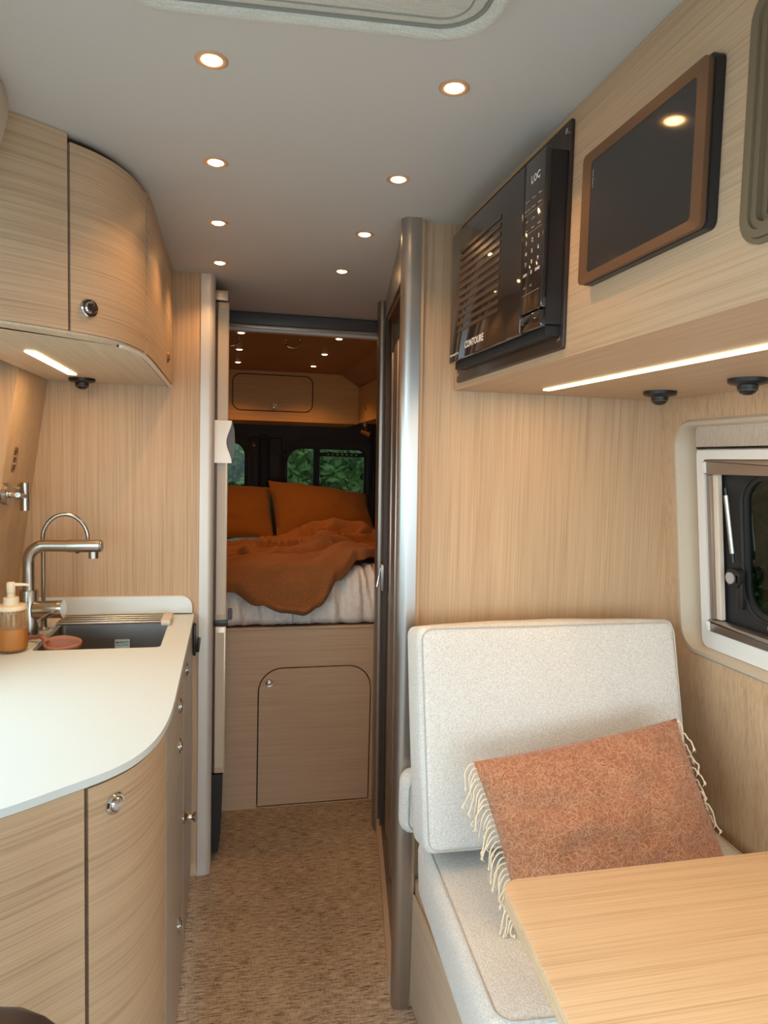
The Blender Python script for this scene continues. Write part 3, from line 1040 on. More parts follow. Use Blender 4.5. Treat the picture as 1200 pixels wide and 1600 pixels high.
# ------------------------------------------------------------------ kitchen counter
ZC = .866
CC = catmull([(-.0985, 2.276, 0), (-.099, 2.0, 0), (-.100, 1.60, 0), (-.101, 1.42, 0), (-.106, 1.33, 0), (-.118, 1.253, 0), (-.142, 1.185, 0), (-.178, 1.135, 0), (-.235, 1.086, 0), (-.303, 1.032, 0), (-.42, .958, 0), (-.56, .885, 0), (-.655, .845, 0)], 8)
CC = [(p.x, p.y) for p in CC]
ct = thing('worktop', 'white solid worktop with curved front edge around the sink', 'countertop', (-.35, 1.6, ZC))
SX0, SX1, SY0, SY1 = -.474, -.166, 1.874, 2.205
lp = CC+[(xl(ZC)-.041, .83), (xl(ZC)-.041, 1.970), (xl(ZC)+.004, 1.972), (xl(ZC)+.004, 2.276)]
bm = B(); plate(bm, lp, [rrect(SX0, SX1, SY0, SY1, .012, 4)], -.013, 0, M_XY(ZC))
obj('slab', bm, WHITE, ct, 25)
bm = B()
prism(bm, rrect(-.595, -.104, ZC+.0005, ZC+.058, (.035, .004, .001, .001), 8), 2.264, 2.278, lambda u, v, n: Vector((u, 2.278-(n-2.264), v)), .003)
obj('splashback', bm, WHITE, ct, 30)

# cabinet below
kc = thing('kitchen_cabinet', 'oak base cabinet with curved doors under the white worktop', 'cabinet', (-.35, 1.6, 0))
CB = offset_curve(CC, -.004)
CBi = offset_curve(CC, -.022)
ZT = ZC-.0135
bm = B()
lp = CBi+[(-.62, .88), (-.62, 2.276)]
# carcass ring only (keeps the sink well free)
sheet(bm, CBi, .05, ZT-.001, .006, -1)
obj('carcass', bm, GROOVE, kc, 0, label='dark carcass seen in the gaps')
bm = B(); sheet(bm, offset_curve(CC, -.05), .0, .055, .012, -1)
obj('toe_kick', bm, DGREY, kc, 0)
def front(y0, y1, z0, z1, m, name, w=.016):
    bm = B(); sheet(bm, cut(CB, y0, y1), z0, z1, w, -1)
    return obj(name, bm, m, kc, 25)
def knob_at(parent, y, z, popped=False, s=1.0):
    p, n = on_curve(CB, y)
    if n.y > 0.2 or n.x < -.3: n = -n
    if n.x < 0: n = -n
    if n.y > .5: n = -n
    return knob(parent, p+Vector((0, 0, z)), n, s, CHROME, popped)
fixed = front(.83, 1.1130, .055, ZT-.002, W_H, 'fixed_panel')
cd = front(1.1155, 1.352, .055, ZT-.005, W_H, 'door')
k = knob_at(cd, 1.150, .806, s=1.0)
p, n = on_curve(CB, 1.150)
if n.y > 0: n = -n
u_ = n.cross(Vector((0, 0, 1))); cq = p+Vector((0, 0, .806))+n*.0062
bm = B(); box(bm, -.0018, .0018, -.0016, .0016, -.0095, .0095, .0012)
bend(bm, lambda c: cq+u_*(c.x+c.z*.2)+Vector((0, 0, 1))*c.z+n*c.y)
obj('knob_rib', bm, CHROME, cd)
for z0, z1, kz in ((.737, ZT-.004, .782), (.637, .7345, .687), (.055, .6345, .25)):
    d_ = front(1.3555, 1.831, z0, z1, GREYP, 'drawer')
    knob_at(d_, 1.66, kz)
d_ = front(1.834, 2.245, .737, ZT-.004, GREYP, 'drawer')
knob_at(d_, 1.92, .79)
d_ = front(1.834, 2.245, .055, .7345, GREYP, 'door')
knob_at(d_, 1.84, .421, True)

# black socket on the cabinet end by the column
bo = thing('switch', 'small black flip switch between the worktop end and the metal column', 'switch', (-.095, 2.262, .79))
bm = B(); box(bm, -.1015, -.092, 2.248, 2.274, .735, .835, .003)
obj('housing', bm, BLACK, bo)
bm = B(); box(bm, -.0918, -.082, 2.252, 2.270, .745, .790, .003)
bend(bm, lambda c: (c.x+(c.z-.745)*.10, c.y, c.z))
obj('flap', bm, BLACK, bo)

# sink
sk_ = thing('sink', 'undermount brushed steel sink let into the white worktop', 'sink', (-.32, 2.04, ZC))
bm = B()
s0, s1 = rrect(SX0-.003, SX1+.003, SY0-.003, SY1+.003, .015, 5), rrect(SX0+.004, SX1-.004, SY0+.004, SY1-.004, .02, 5)
zt, zb = ZC-.0145, ZC-.185
outer = [bm.verts.new((a, b, zt)) for a, b in offl(s0, .012)]
t0 = [bm.verts.new((a, b, zt)) for a, b in s0]
b0 = [bm.verts.new((a, b, zb+.012)) for a, b in s1]
b1 = [bm.verts.new((a, b, zb)) for a, b in offl(s1, -.012)]
N = len(t0)
for P, Q in ((outer, t0), (t0, b0), (b0, b1)):
    for i in range(N): bm.faces.new((P[i], P[(i+1) % N], Q[(i+1) % N], Q[i]))
bm.faces.new(b1)
obj('basin', bm, SINKM, sk_, 40)
bm = B(); lathe(bm, [(.042, 0), (.042, .003), (.030, .002), (.028, -.001), (.001, -.001)], (-.32, 2.03, zb+.0005), (0, 0, 1), 28)
obj('drain', bm, CHROME, sk_)
# sticker on the rear inner wall
MSK = lambda u, v, n: Vector((-.304+u, SY1-.004-.0-n-.003*0, ZC-.085+v))
bm = B(); prism(bm, rrect(-.021, .021, -.030, .026, .002, 3), 0, .0012, MSK)
stk = obj('sticker', bm, mat('pale_blue_label', (.60, .80, .90), .6), sk_, 0)
text('MUNICITI', .0085, lambda u, v, n: MSK(u, v+.0165, .0016+n), mat('label_ink', (.04, .06, .09), .6), stk, depth=.0002, bold=True)
bm = B(); prism(bm, [(-.018, .008), (.018, .008), (.018, .0095), (-.018, .0095)], .0012, .0016, MSK)
obj('rule', bm, mat('label_ink2', (.04, .06, .09), .6), stk, 0)

# roll-out drainer resting at the back of the sink
rk = thing('drying_rack', 'folding drainer of steel rods lying over the back of the sink', 'rack', (-.32, 2.19, ZC))
for k in range(4):
    y = 2.125+.028*k
    bm = B(); cyl(bm, (-.470, y, ZC+.0095), (-.186, y, ZC+.0095), .0045, seg=12)
    obj('rod', bm, STEEL, rk)
for x0, x1 in ((-.492, -.470), (-.186, -.158)):
    bm = B(); box(bm, x0, x1, 2.108, 2.225, ZC+.0006, ZC+.017, .004)
    obj('end_cap', bm, BONE, rk, label='bone coloured rubber end')

# faucet
fa = thing('faucet', 'brushed steel pull-out kitchen faucet on the left of the sink', 'faucet', (-.515, 2.02, ZC))
fx, fy = -.515, 2.02
bm = B(); lathe(bm, [(.026, 0), (.026, .006), (.0235, .008), (.0235, .125), (.0225, .127)], (fx, fy, ZC+.0005), (0, 0, 1), 28)
obj('body', bm, STEEL, fa)
bm = B()
pts = [(fx, fy, ZC+.127), (fx, fy, ZC+.19)]+[(fx+.042-.042*cos(a), fy-.012*sin(a/1.0)*.4, ZC+.205+.042*sin(a)) for a in [pi/2*i/8 for i in range(9)]]+[(fx+.10, fy-.015, ZC+.2472)]
tube(bm, pts, .0155, 20)
obj('spout', bm, STEEL, fa)
bm = B(); cyl(bm, (fx+.101, fy-.015, ZC+.2472), (fx+.186, fy-.030, ZC+.2490), .0170, seg=24)
sp = obj('spray_head', bm, STEEL, fa)
bm = B(); cyl(bm, (fx+.1865, fy-.030, ZC+.2490), (fx+.1885, fy-.0303, ZC+.2490), .0135, seg=24)
obj('end_disc', bm, ALU, sp)
bm = B(); cyl(bm, (fx+.167, fy-.027, ZC+.234), (fx+.167, fy-.027, ZC+.216), .0125, seg=20)
obj('nozzle', bm, STEEL, sp)
bm = B(); cyl(bm, (fx+.125, fy-.02, ZC+.234), (fx+.125, fy-.02, ZC+.2285), .005, seg=12)
obj('button', bm, BLACK, sp)
bm = B(); cyl(bm, (fx+.018, fy-.012, ZC+.075), (fx+.078, fy-.020, ZC+.078), .0235, seg=26)
mv = obj('mixer_valve', bm, STEEL, fa)
bm = B(); cyl(bm, (fx+.0785, fy-.020, ZC+.078), (fx+.090, fy-.0215, ZC+.0785), .0238, seg=26)
obj('cap', bm, CHROME, mv)
bm = B(); tube(bm, [(fx+.068, fy-.036, ZC+.075), (fx+.056, fy-.060, ZC+.068), (fx+.044, fy-.082, ZC+.060)], [.005, .0058, .0068], 12)
obj('lever', bm, CHROME, mv)
# slim filter tap behind it
ft = thing('filter_tap', 'thin arched steel water tap behind the main faucet', 'faucet', (-.498, 2.10, ZC))
tx, ty = -.498, 2.10
bm = B(); lathe(bm, [(.015, 0), (.015, .004), (.009, .008), (.009, .040), (.012, .046), (.012, .062), (.008, .066)], (tx, ty, ZC+.0005), (0, 0, 1), 20)
obj('base', bm, STEEL, ft)
pts = [(tx, ty, ZC+.066), (tx, ty, ZC+.24)]+[(tx+.059-.059*cos(a), ty-.006, ZC+.255+.070*sin(a)) for a in [pi*i/18 for i in range(18)]]+[(tx+.119, ty-.008, ZC+.235)]
bm = B(); tube(bm, pts, .0058, 12)
obj('spout', bm, STEEL, ft)
bm = B(); tube(bm, [(tx+.010, ty, ZC+.055), (tx+.030, ty, ZC+.058), (tx+.038, ty, ZC+.072)], .0035, 8)
obj('lever', bm, CHROME, ft)

# soap dispenser
so = thing('soap_dispenser', 'ribbed amber glass soap dispenser with cream pump beside the faucet', 'dispenser', (-.520, 1.88, ZC))
ox, oy = -.520, 1.88
bm = B()
seg = 72; rings = []
for r, h in ((.030, .0), (.0345, .004), (.0355, .012), (.0355, .098), (.034, .104)):
    rings.append([bm.verts.new((ox+(r+(.0012 if (i % 3 == 0 and .004 < h < .103) else 0))*cos(2*pi*i/seg), oy+(r+(.0012 if (i % 3 == 0 and .004 < h < .103) else 0))*sin(2*pi*i/seg), ZC+.0006+h)) for i in range(seg)])
for a, b in zip(rings, rings[1:]):
    for i in range(seg): bm.faces.new((a[i], a[(i+1) % seg], b[(i+1) % seg], b[i]))
bm.faces.new(rings[0][::-1]); bm.faces.new(rings[-1])
obj('bottle', bm, AMBER, so, 20)
bm = B(); lathe(bm, [(.028, 0), (.030, .004), (.030, .050)], (ox, oy, ZC+.008), (0, 0, 1), 24)
obj('soap', bm, SOAP, so)
bm = B(); lathe(bm, [(.0365, 0), (.0372, .004), (.034, .010), (.018, .012), (.018, .028), (.0165, .030), (.009, .031), (.009, .040), (.0095, .041)], (ox, oy, ZC+.1055), (0, 0, 1), 28)
obj('cap', bm, CREAM, so)
bm = B(); lathe(bm, [(.0095, 0), (.010, .002), (.0105, .022), (.0085, .026), (.001, .027)], (ox, oy, ZC+.147), (0, 0, 1), 20)
pm = obj('pump', bm, CREAM, so)
bm = B(); tube(bm, [(ox+.008, oy, ZC+.167), (ox+.030, oy-.003, ZC+.167), (ox+.044, oy-.005, ZC+.1655)], [.0042, .0035, .003], 10)
obj('nozzle', bm, CREAM, pm)

# silicone ladle resting in the sink corner
la = thing('ladle', 'terracotta silicone ladle lying on the sink edge beside the soap dispenser', 'ladle', (-.44, 1.94, ZC))
bm = B()
NN, MM = 28, 8
cx, cy, cz = -.418, 1.930, ZC-.029
rows = []
for j in range(MM+1):
    t = j/MM; ph = t*pi/2
    rr = []
    for i in range(NN):
        a = 2*pi*i/NN
        rad = .041*(1+.28*max(0, cos(a))**6)
        r = rad*sin(max(ph, .02))**.8
        rr.append(bm.verts.new((cx+r*cos(a), cy+r*.72*sin(a), cz+.034*(1-cos(ph))+.30*r*.72*sin(a)*t+(.003 if j == MM else 0))))
    rows.append(rr)
for a, b in zip(rows, rows[1:]):
    for i in range(NN): bm.faces.new((a[i], a[(i+1) % NN], b[(i+1) % NN], b[i]))
bm.faces.new(rows[0][::-1])
cup = obj('bowl', bm, SILI, la, 60)
s_ = cup.modifiers.new('t', 'SOLIDIFY'); s_.thickness = .003; s_.offset = -1
bm = B()
pts = catmull([(cx-.034, cy+.006, cz+.034), (cx-.050, cy+.020, cz+.046), (-.484, 1.960, ZC+.013), (-.512, 1.974, ZC+.0095), (-.548, 1.968, ZC+.0082)], 6)
tube(bm, pts, [.006+.001*sin(i*.4) for i in range(len(pts))], 10)
bend(bm, lambda c: c)
obj('handle', bm, SILI, la)

# towel rail fixture on the left wall
hd = thing('towel_holder', 'brushed steel wall holder with two discs left of the faucet arch', 'holder', (-.565, 2.06, 1.245))
for y, z, r in ((2.005, 1.250, .029), (2.135, 1.250, .022)):
    xx = xl(z)
    bm = B(); lathe(bm, [(r, .0015), (r, .012), (r-.002, .014), (.001, .014)], (xx, y, z), (1, 0, 0), 28)
    obj('wall_disc', bm, STEEL, hd)
bm = B(); cyl(bm, (-.5555, 2.005, 1.248), (-.535, 2.005, 1.248), .0075, seg=14)
obj('post', bm, CHROME, hd)
bm = B(); cyl(bm, (-.534, 1.998, 1.248), (-.543, 2.095, 1.240), .0065, seg=16)
obj('bar', bm, STEEL, hd)
bm = B(); cyl(bm, (-.544, 2.104, 1.200), (-.544, 2.104, 1.276), .0125, seg=24)
obj('end_cylinder', bm, STEEL, hd)

# ------------------------------------------------------------------ refrigerator
fr = thing('refrigerator', 'tall champagne refrigerator seen edge-on beyond the sink partition', 'refrigerator', (-.3, 2.6, 0))
FY0, FY1 = 2.336, 2.61
bm = B(); box(bm, -.60, -.050, FY0+.004, FY1, .035, 1.885)
obj('body', bm, BLACK, fr, 0)
bm = B(); box(bm, -.049, -.004, FY0, FY1, 1.857, 1.888, .002)
obj('top_cap', bm, LAC, fr)
for z0, z1 in ((.826, 1.852), (.310, .806)):
    bm = B(); box(bm, -.036, .0005, FY0, FY1, z0, z1, .004)
    d_ = obj('door', bm, LAC, fr)
    bm = B(); box(bm, -.032, -.006, FY0-.0012, FY0-.0001, z0+.02, z1-.02)
    obj('edge_strip', bm, BEIGE, d_, 0)
bm = B(); box(bm, -.0495, -.0365, FY0+.006, FY1-.01, .31, 1.85)
obj('gasket', bm, BRONZ, fr, 0)
bm = B(); box(bm, -.049, .006, FY0+.004, FY0+.02, .807, .825, .001)
obj('hinge', bm, BLACK, fr)
bm = B()
lp = [(-.045, .035), (-.020, .035), (-.012, .10), (-.008, .20), (-.006, .305), (-.045, .305)]
prism(bm, lp, FY0+.004, FY1, lambda u, v, n: Vector((u, n, v)))
obj('kick_grille', bm, BLACK, fr)
bm = B()
wave = [(.013+.000-.012*(.5+.5*cos(2*pi*t)) if False else .012-.017*sin(pi*t)**2, 1.342+.136*t) for t in [i/16 for i in range(17)]]
lp = [(-.042, 1.342)]+wave+[(-.042, 1.478)]
prism(bm, lp, FY0-.010, FY0-.0015, lambda u, v, n: Vector((u, n, v)))
hn = obj('handle_plate', bm, LAC, fr, label='champagne handle plate with a wavy edge')
bm = B()
lp = [(-.008, 1.345), (.012, 1.342), (.020, 1.37), (.022, 1.41), (.020, 1.45), (.012, 1.478), (-.008, 1.474)]
prism(bm, lp, FY0-.0013, FY0+.09, lambda u, v, n: Vector((u, n, v)), 0)
obj('handle_grip', bm, DGREY, hn, label='dark grey grip')
bm = B(); prism(bm, rrect(.004, .020, .822, .862, .007, 4), FY0+.02, FY0+.03, lambda u, v, n: Vector((u, n, v)))
tag(obj('door_catch', bm, BRONZ), 'small dark metal catch on the refrigerator door edge next to the duvet', 'catch')

# ------------------------------------------------------------------ right overhead cabinet
XF = .527; ZB = 1.534
oc = thing('overhead_cabinet', 'long oak overhead cabinet on the right holding the microwave and the screen', 'cabinet', (.8, .6, ZB))
MF = lambda u, v, n: Vector((XF-n, -u, v))          # u = -y
hN = rrect(-.664, -.27, 1.590, 1.850, .034, 8)
bm = B(); plate(bm, [(-1.627, ZB), (.45, ZB), (.45, HC-.001), (-1.627, HC-.001)], [hN], -.018, 0, MF)
W_F = wood('oak_face', 'y', dark=(.43, .275, .16), light=(.61, .415, .255))
obj('front', bm, W_F, oc, 0)
bm = B()
add_faces(bm, [(XF+.0185, -.45, ZB), (xw(ZB)-.003, -.45, ZB), (xw(ZB)-.003, 1.627, ZB), (XF+.0185, 1.627, ZB), (XF+.0185, -.45, ZB+.018), (xw(ZB)-.003, -.45, ZB+.018), (xw(ZB)-.003, 1.627, ZB+.018), (XF+.0185, 1.627, ZB+.018)],
          [(0, 3, 2, 1), (4, 5, 6, 7), (0, 1, 5, 4), (1, 2, 6, 5), (2, 3, 7, 6), (3, 0, 4, 7)])
obj('underside', bm, W_F, oc, 0)
led('light_strip', .700, .716, -.20, 1.505, ZB-.0005, STRIP_R, 'long warm light strip under the right overhead cabinet', skew=.05)
eyeball(.950, 1.432, ZB, 'black round spot lamp under the right cabinet nearer the oak partition')
eyeball(.958, 1.165, ZB, 'black round spot lamp under the right cabinet above the window')

# microwave
mw = thing('microwave', 'black built-in microwave in a dark frame on the right overhead cabinet', 'microwave', (XF, 1.33, 1.72))
bm = B(); prism(bm, rrect(-1.594, -1.056, 1.548, 1.906, .006, 3), .0005, .006, MF, .002)
obj('mounting_frame', bm, BRONZ, mw)
for (u, v) in ((-1.07, 1.89), (-1.07, 1.566), (-1.58, 1.566)):
    bm = B(); lathe(bm, [(.005, 0), (.005, .0015), (.001, .002)], MF(u, v, .006), (-1, 0, 0), 12)
    obj('screw', bm, CHROME, mw)
U0, U1, V0, V1 = -1.535, -1.062, 1.582, 1.862
bm = B(); prism(bm, rrect(U0+.01, U1, V0+.004, V1-.003, .004, 3), .0062, .034, MF)
obj('housing', bm, BLACK, mw)
UD = -1.142
bm = B(); prism(bm, rrect(U0, UD-.0012, V0, V1, .004, 3), .0345, .044, MF, .002)
dd = obj('door', bm, BGLASS, mw)
bm = B(); prism(bm, rrect(UD+.0012, U1, V0+.030, V1, .004, 3), .0345, .044, MF, .002)
cp_ = obj('control_panel', bm, BGLASS, mw)
bm = B(); prism(bm, rrect(UD+.0012, U1, V0, V0+.0275, .003, 3), .0345, .043, MF, .002)
obj('door_button', bm, BGLASS, mw)
bm = B(); box(bm, XF-.030, XF-.0065, 1.07, 1.53, V0-.012, V0+.0035)
obj('vent_lip', bm, BLACKG, mw, 0)
SLM = mat('stripe_bronze', (.10, .060, .038), .25, .3)
for k in range(12):
    z = 1.812-k*.0152
    bm = B()
    prism(bm, [(-1.480, z-.0038), (-1.245, z-.0038), (-1.245, z+.0038), (-1.480, z+.0038)], .0442, .0452, MF)
    obj('glass_stripe', bm, SLM, dd, 0)  # thin bronze stripes across the door glass
text('CONTOURE', .020, lambda u, v, n: MF(-1.372+u, 1.607+v, .0446+n), PRINT, dd, bold=True)
text('Convection Air Fry', .0075, lambda u, v, n: MF(-1.497+u, 1.598+v, .0446+n), PRINT, dd)
pc = (UD+U1)/2
def tx(s, du, v, size, m_=PRINTD, **k): text(s, size, lambda a, b, n: MF(pc+du+a, v+b, .0446+n), m_, cp_, **k)
tx('LOC', .004, 1.826, .017, PRINT, bold=True)
words = [('Popcorn', 'Potato', 'Pizza'), ('Auto Cook', 'Defrost', 'Reheat'), ('Grill', 'Air Fry', 'Combi'), ('Timer', 'Power', 'Clock')]
for i, rw in enumerate(words):
    for j, s in enumerate(rw): tx(s, -.024+.024*j, 1.796-.0145*i-(.004 if i > 1 else 0), .0048)
nums = ['123', '456', '789']
for i, rw in enumerate(nums):
    for j, s in enumerate(rw): tx(s, -.024+.024*j, 1.728-.0175*i, .0095, PRINT)
tx('STOP', -.024, 1.676, .0062, PRINT, bold=True); tx('0', 0, 1.676, .0095, PRINT); tx('START', .024, 1.676, .0062, PRINT, bold=True)
tx('ECO', -.024, 1.655, .005); tx('OK', 0, 1.655, .006)
for v in (1.774, 1.742, 1.643):
    bm = B(); prism(bm, [(pc-.033, v), (pc+.033, v), (pc+.033, v+.0006), (pc-.033, v+.0006)], .0441, .0446, MF)
    obj('rule', bm, PRINTD, cp_, 0)

# screen
tv = thing('wall_screen', 'dark tablet screen in a copper coloured frame on the right overhead cabinet', 'screen', (XF, .86, 1.73))
TU0, TU1, TV0, TV1 = -.988, -.708, 1.629, 1.815
bm = B(); prism(bm, rrect(TU0+.002, TU1+.004, TV0-.001, TV1+.002, .009, 6), .0005, .012, MF)
obj('back', bm, BLACK, tv)
bm = B(); ring(bm, rrect(TU0, TU1, TV0, TV1, .009, 6), rrect(TU0+.022, TU1-.022, TV0+.014, TV1-.014, .006, 6), .0122, .019, MF, .017)
obj('frame', bm, COPPER, tv)
bm = B(); prism(bm, rrect(TU0+.0222, TU1-.0222, TV0+.0142, TV1-.0142, .006, 6), .0125, .0165, MF)
sc2 = obj('display', bm, SCREEN, tv)
text('SAMSUNG', .0055, lambda u, v, n: MF(TU0+.028-v, 1.775+u, .0168+n), PRINTD, sc2)

# framed niche near the camera
ni = thing('wall_niche', 'rounded niche with a ribbed olive bronze frame at the right edge beside the screen', 'niche', (XF, .45, 1.70))
for k, (o_, i_, n_) in enumerate(((.000, -.0055, .004), (-.006, -.014, .0065), (-.0145, -.022, .003), (-.0225, -.029, -.004))):
    bm = B(); ring(bm, offl(hN, o_), offl(hN, i_), -.020, n_, MF)
    obj('rail', bm, OLIVE, ni)
bm = B(); ring(bm, offl(hN, -.0292), offl(hN, -.0298), -.14, -.018, MF)
obj('lining', bm, W_P, ni, 0)
bm = B(); prism(bm, offl(hN, -.0292), -.150, -.142, MF)
obj('back_glass', bm, BGLASS, ni, 0)

# ------------------------------------------------------------------ side window
zc0 = 1.19; slope = .1014
nrm = Vector((-1, 0, -slope)).normalized(); ev = Vector((-slope, 0, 1)).normalized()
OW = Vector((xw(zc0), 0, zc0))
def MWn(u, v, n): return OW+Vector((0, -u, 0))+ev*(v-zc0)+nrm*n       # u=-y, v≈z
wi = D.objects.new('window_3', None); COL.objects.link(wi); wi['kind'] = 'structure'; wi.location = MWn(-1.16, zc0, 0); ORG[wi] = Vector(wi.location)
A0 = rrect(-WY1, -WY0, WZ0, WZ1, .065, 10)
A1 = offl(A0, -.014)
A2 = rrect(-1.545, -.77, .925, 1.455, .045, 10)
bm = B()
rows = [[bm.verts.new(MWn(a, b, n)) for a, b in lp] for lp, n in ((offl(A0, .004), .0005), (offl(A0, -.002), .006), (offl(A0, -.010), .006), (A1, .0), (A2, -.040))]
for a, b in zip(rows, rows[1:]):
    for i in range(len(a)): bm.faces.new((a[i], a[(i+1) % len(a)], b[(i+1) % len(b)], b[i]))
obj('surround', bm, BEIGE, wi, 40)
bm = B(); prism(bm, rrect(-1.545, -.77, .925, 1.455, .045, 10), -.050, -.0405, MWn)
# backing plate ring behind the frame
bm.free(); bm = B(); ring(bm, offl(A2, .01), rrect(-1.50, -.81, .955, 1.40, .03, 10), -.048, -.041, MWn)
obj('backing', bm, BEIGE, wi, 30)
bm = B(); prism(bm, rrect(-1.508, -.80, 1.405, 1.468, (.02, .02, .004, .004), 8), -.040, -.006, MWn, .010)
obj('shade_roll', bm, LINEN2, wi, 40, label='taupe linen pelmet above the window')
F0 = rrect(-1.512, -.80, .922, 1.415, .022, 10); F1 = rrect(-1.486, -.83, .965, 1.385, .010, 10)
bm = B(); ring(bm, F0, F1, -.040, -.014, MWn)
obj('frame', bm, PLASW, wi, 30, label='white outer window frame')
def bar(u0, u1, v0, v1, n0, n1, m_, name, bev=.002, lab=None):
    bm = B(); prism(bm, rrect(u0, u1, v0, v1, .002, 2), n0, n1, MWn, bev)
    return obj(name, bm, m_, wi, 30, label=lab)
bar(-1.484, -.83, 1.349, 1.384, -.034, -.011, TAUPE, 'blind_rail', .004)
bar(-1.484, -.83, .966, .995, -.034, -.009, ALU, 'blind_rail', .006)
bar(-1.484, -1.470, .996, 1.348, -.034, -.018, TAUPE, 'side_channel')
bar(-1.4695, -1.452, .996, 1.348, -.036, -.024, BONE, 'side_channel')
bar(-1.484, -1.472, 1.352, 1.380, -.0105, -.006, PLASW, 'end_block')
bar(-1.484, -1.472, .969, .992, -.0085, -.004, PLASW, 'end_block')
G0 = rrect(-1.492, -.815, .955, 1.393, .002, 8); G1 = rrect(-1.388, -.86, 1.030, 1.335, .055, 8)
bm = B(); ring(bm, G0, G1, -.060, -.042, MWn, -.050)
obj('gasket', bm, BLACKG, wi, 30)
bm = B(); tube(bm, [MWn(a, b, -.047) for a, b in offl(G1, .014)], .004, 8, closed=True)
obj('seal_bead', bm, BLACKG, wi)
bm = B(); prism(bm, offl(G1, .004), -.060, -.056, MWn)
obj('pane', bm, TINT_SIDE, wi, 0)
# gas strut with knob
bm = B(); cyl(bm, MWn(-1.428, 1.300, -.028), MWn(-1.412, 1.165, -.028), .0062, seg=16)
st = obj('strut', bm, STEEL, wi)
bm = B(); cyl(bm, MWn(-1.430, 1.318, -.028), MWn(-1.428, 1.301, -.028), .0035, seg=12)
obj('strut_end', bm, BLACK, st)
bm = B(); cyl(bm, MWn(-1.412, 1.1645, -.028), MWn(-1.410, 1.145, -.028), .004, seg=12)
obj('strut_end', bm, BLACK, st)
bm = B(); prism(bm, rrect(-1.428, -1.388, 1.085, 1.130, .014, 5), -.040, -.022, MWn, .003)
kn = obj('latch', bm, BLACK, wi)
bm = B(); prism(bm, rrect(-1.405, -1.385, 1.035, 1.10, .008, 4), -.036, -.028, MWn, .002)
obj('latch_lever', bm, BLACK, kn)
bm = B(); lathe(bm, [(.0135, 0), (.0135, .004), (.001, .005)], MWn(-1.412, 1.108, -.0215), tuple(nrm), 24)
obj('latch_cap', bm, mat('grey_cap', (.38, .36, .35), .5), kn, label='grey round cap')
bm = B(); box(bm, -.002, .002, -.006, .006, -.009, .009)
bend(bm, lambda c: MWn(-1.391, 1.108+c.z, -.021+c.x))
obj('latch_mark', bm, mat('red_mark', (.30, .03, .04), .5), kn, 0)
bm = B(); lathe(bm, [(.0135, 0), (.0135, .004), (.001, .005)], MWn(-1.298, 1.010, -.036), tuple(nrm), 24)
obj('latch_cap', bm, PLASW, wi)

# ------------------------------------------------------------------ bench with cushions
bn_ = thing('bench', 'oak bench box under the cream seat cushion', 'bench', (.8, 1.25, 0))
bm = B(); box(bm, .4625, 1.13, .97, 1.610, .0, .334, .003)
obj('box', bm, W_V, bn_)
bm = B(); box(bm, .4545, .4615, .96, 1.600, .03, .30, .001)
W_B = wood('oak_bench', 'h', dark=(.42, .32, .22), light=(.60, .47, .34))
obj('side_panel', bm, W_B, bn_)

def pipe_rect(sx, sz, r, y, rr=.0022, n=8):
    bm = B(); tube(bm, [Vector((a, y, b)) for a, b in rrect(-sx/2, sx/2, -sz/2, sz/2, r, n)], rr, 8, closed=True)
    return bm
def place(bm, M4): bmesh.ops.transform(bm, matrix=M4, verts=bm.verts); return bm

# seat cushion: lies flat
seat = thing('seat_cushion', 'cream boucle seat cushion on the oak bench', 'cushion', (.79, 1.25, .34))
Ms = Matrix.Translation((.786, 1.220, .419)) @ Matrix.Rotation(radians(-3.6), 4, 'Z')
bm = padded(.735, .59, .158, .035, .003, 10)
def pull(c):
    # lower part tucked in on the aisle side
    if c.x < -.2: c = Vector((c.x+max(0, (.079-c.z))*.04, c.y, c.z))
    return c
bend(bm, pull)
obj('pad', place(bm, Ms), BOUCLE, seat, 60)
bm = B(); tube(bm, [Vector((a, b, .079-.002)) for a, b in rrect(-.350, .350, -.279, .279, .03, 6)], .0017, 8, closed=True)
obj('piping', place(bm, Ms), PIPING, seat)

# back cushion: leans on the partition
bk = thing('back_cushion', 'tall cream boucle back cushion leaning on the oak partition', 'cushion', (.72, 1.45, .51))
lean = math.atan2(.11, .455)
CWd, CHt, CTh = .637, .475, .115
Mb = Matrix.Translation((.731, 1.470, .757)) @ Matrix.Rotation(-lean, 4, 'X')
bm = padded(CWd, CTh, CHt, .019, .009, 12)
obj('pad', place(bm, Mb), BOUCLE, bk, 60)
bm = pipe_rect(CWd-.013, CHt-.013, .026, -CTh/2+.0015, .0014)
obj('piping', place(bm, Mb), PIPING, bk)
# bolster
bo = thing('bolster_cushion', 'small cream boucle lumbar pad tucked behind the back cushion', 'cushion', (.66, 1.575, .53))
Mo = Matrix.Translation((.66, 1.580, .552))
bm = padded(.50, .060, .152, .028, .004, 6)
obj('pad', place(bm, Mo), BOUCLE, bo, 60)
bm = pipe_rect(.472, .126, .026, -.031, .0015)
obj('piping', place(bm, Mo), PIPING, bo)

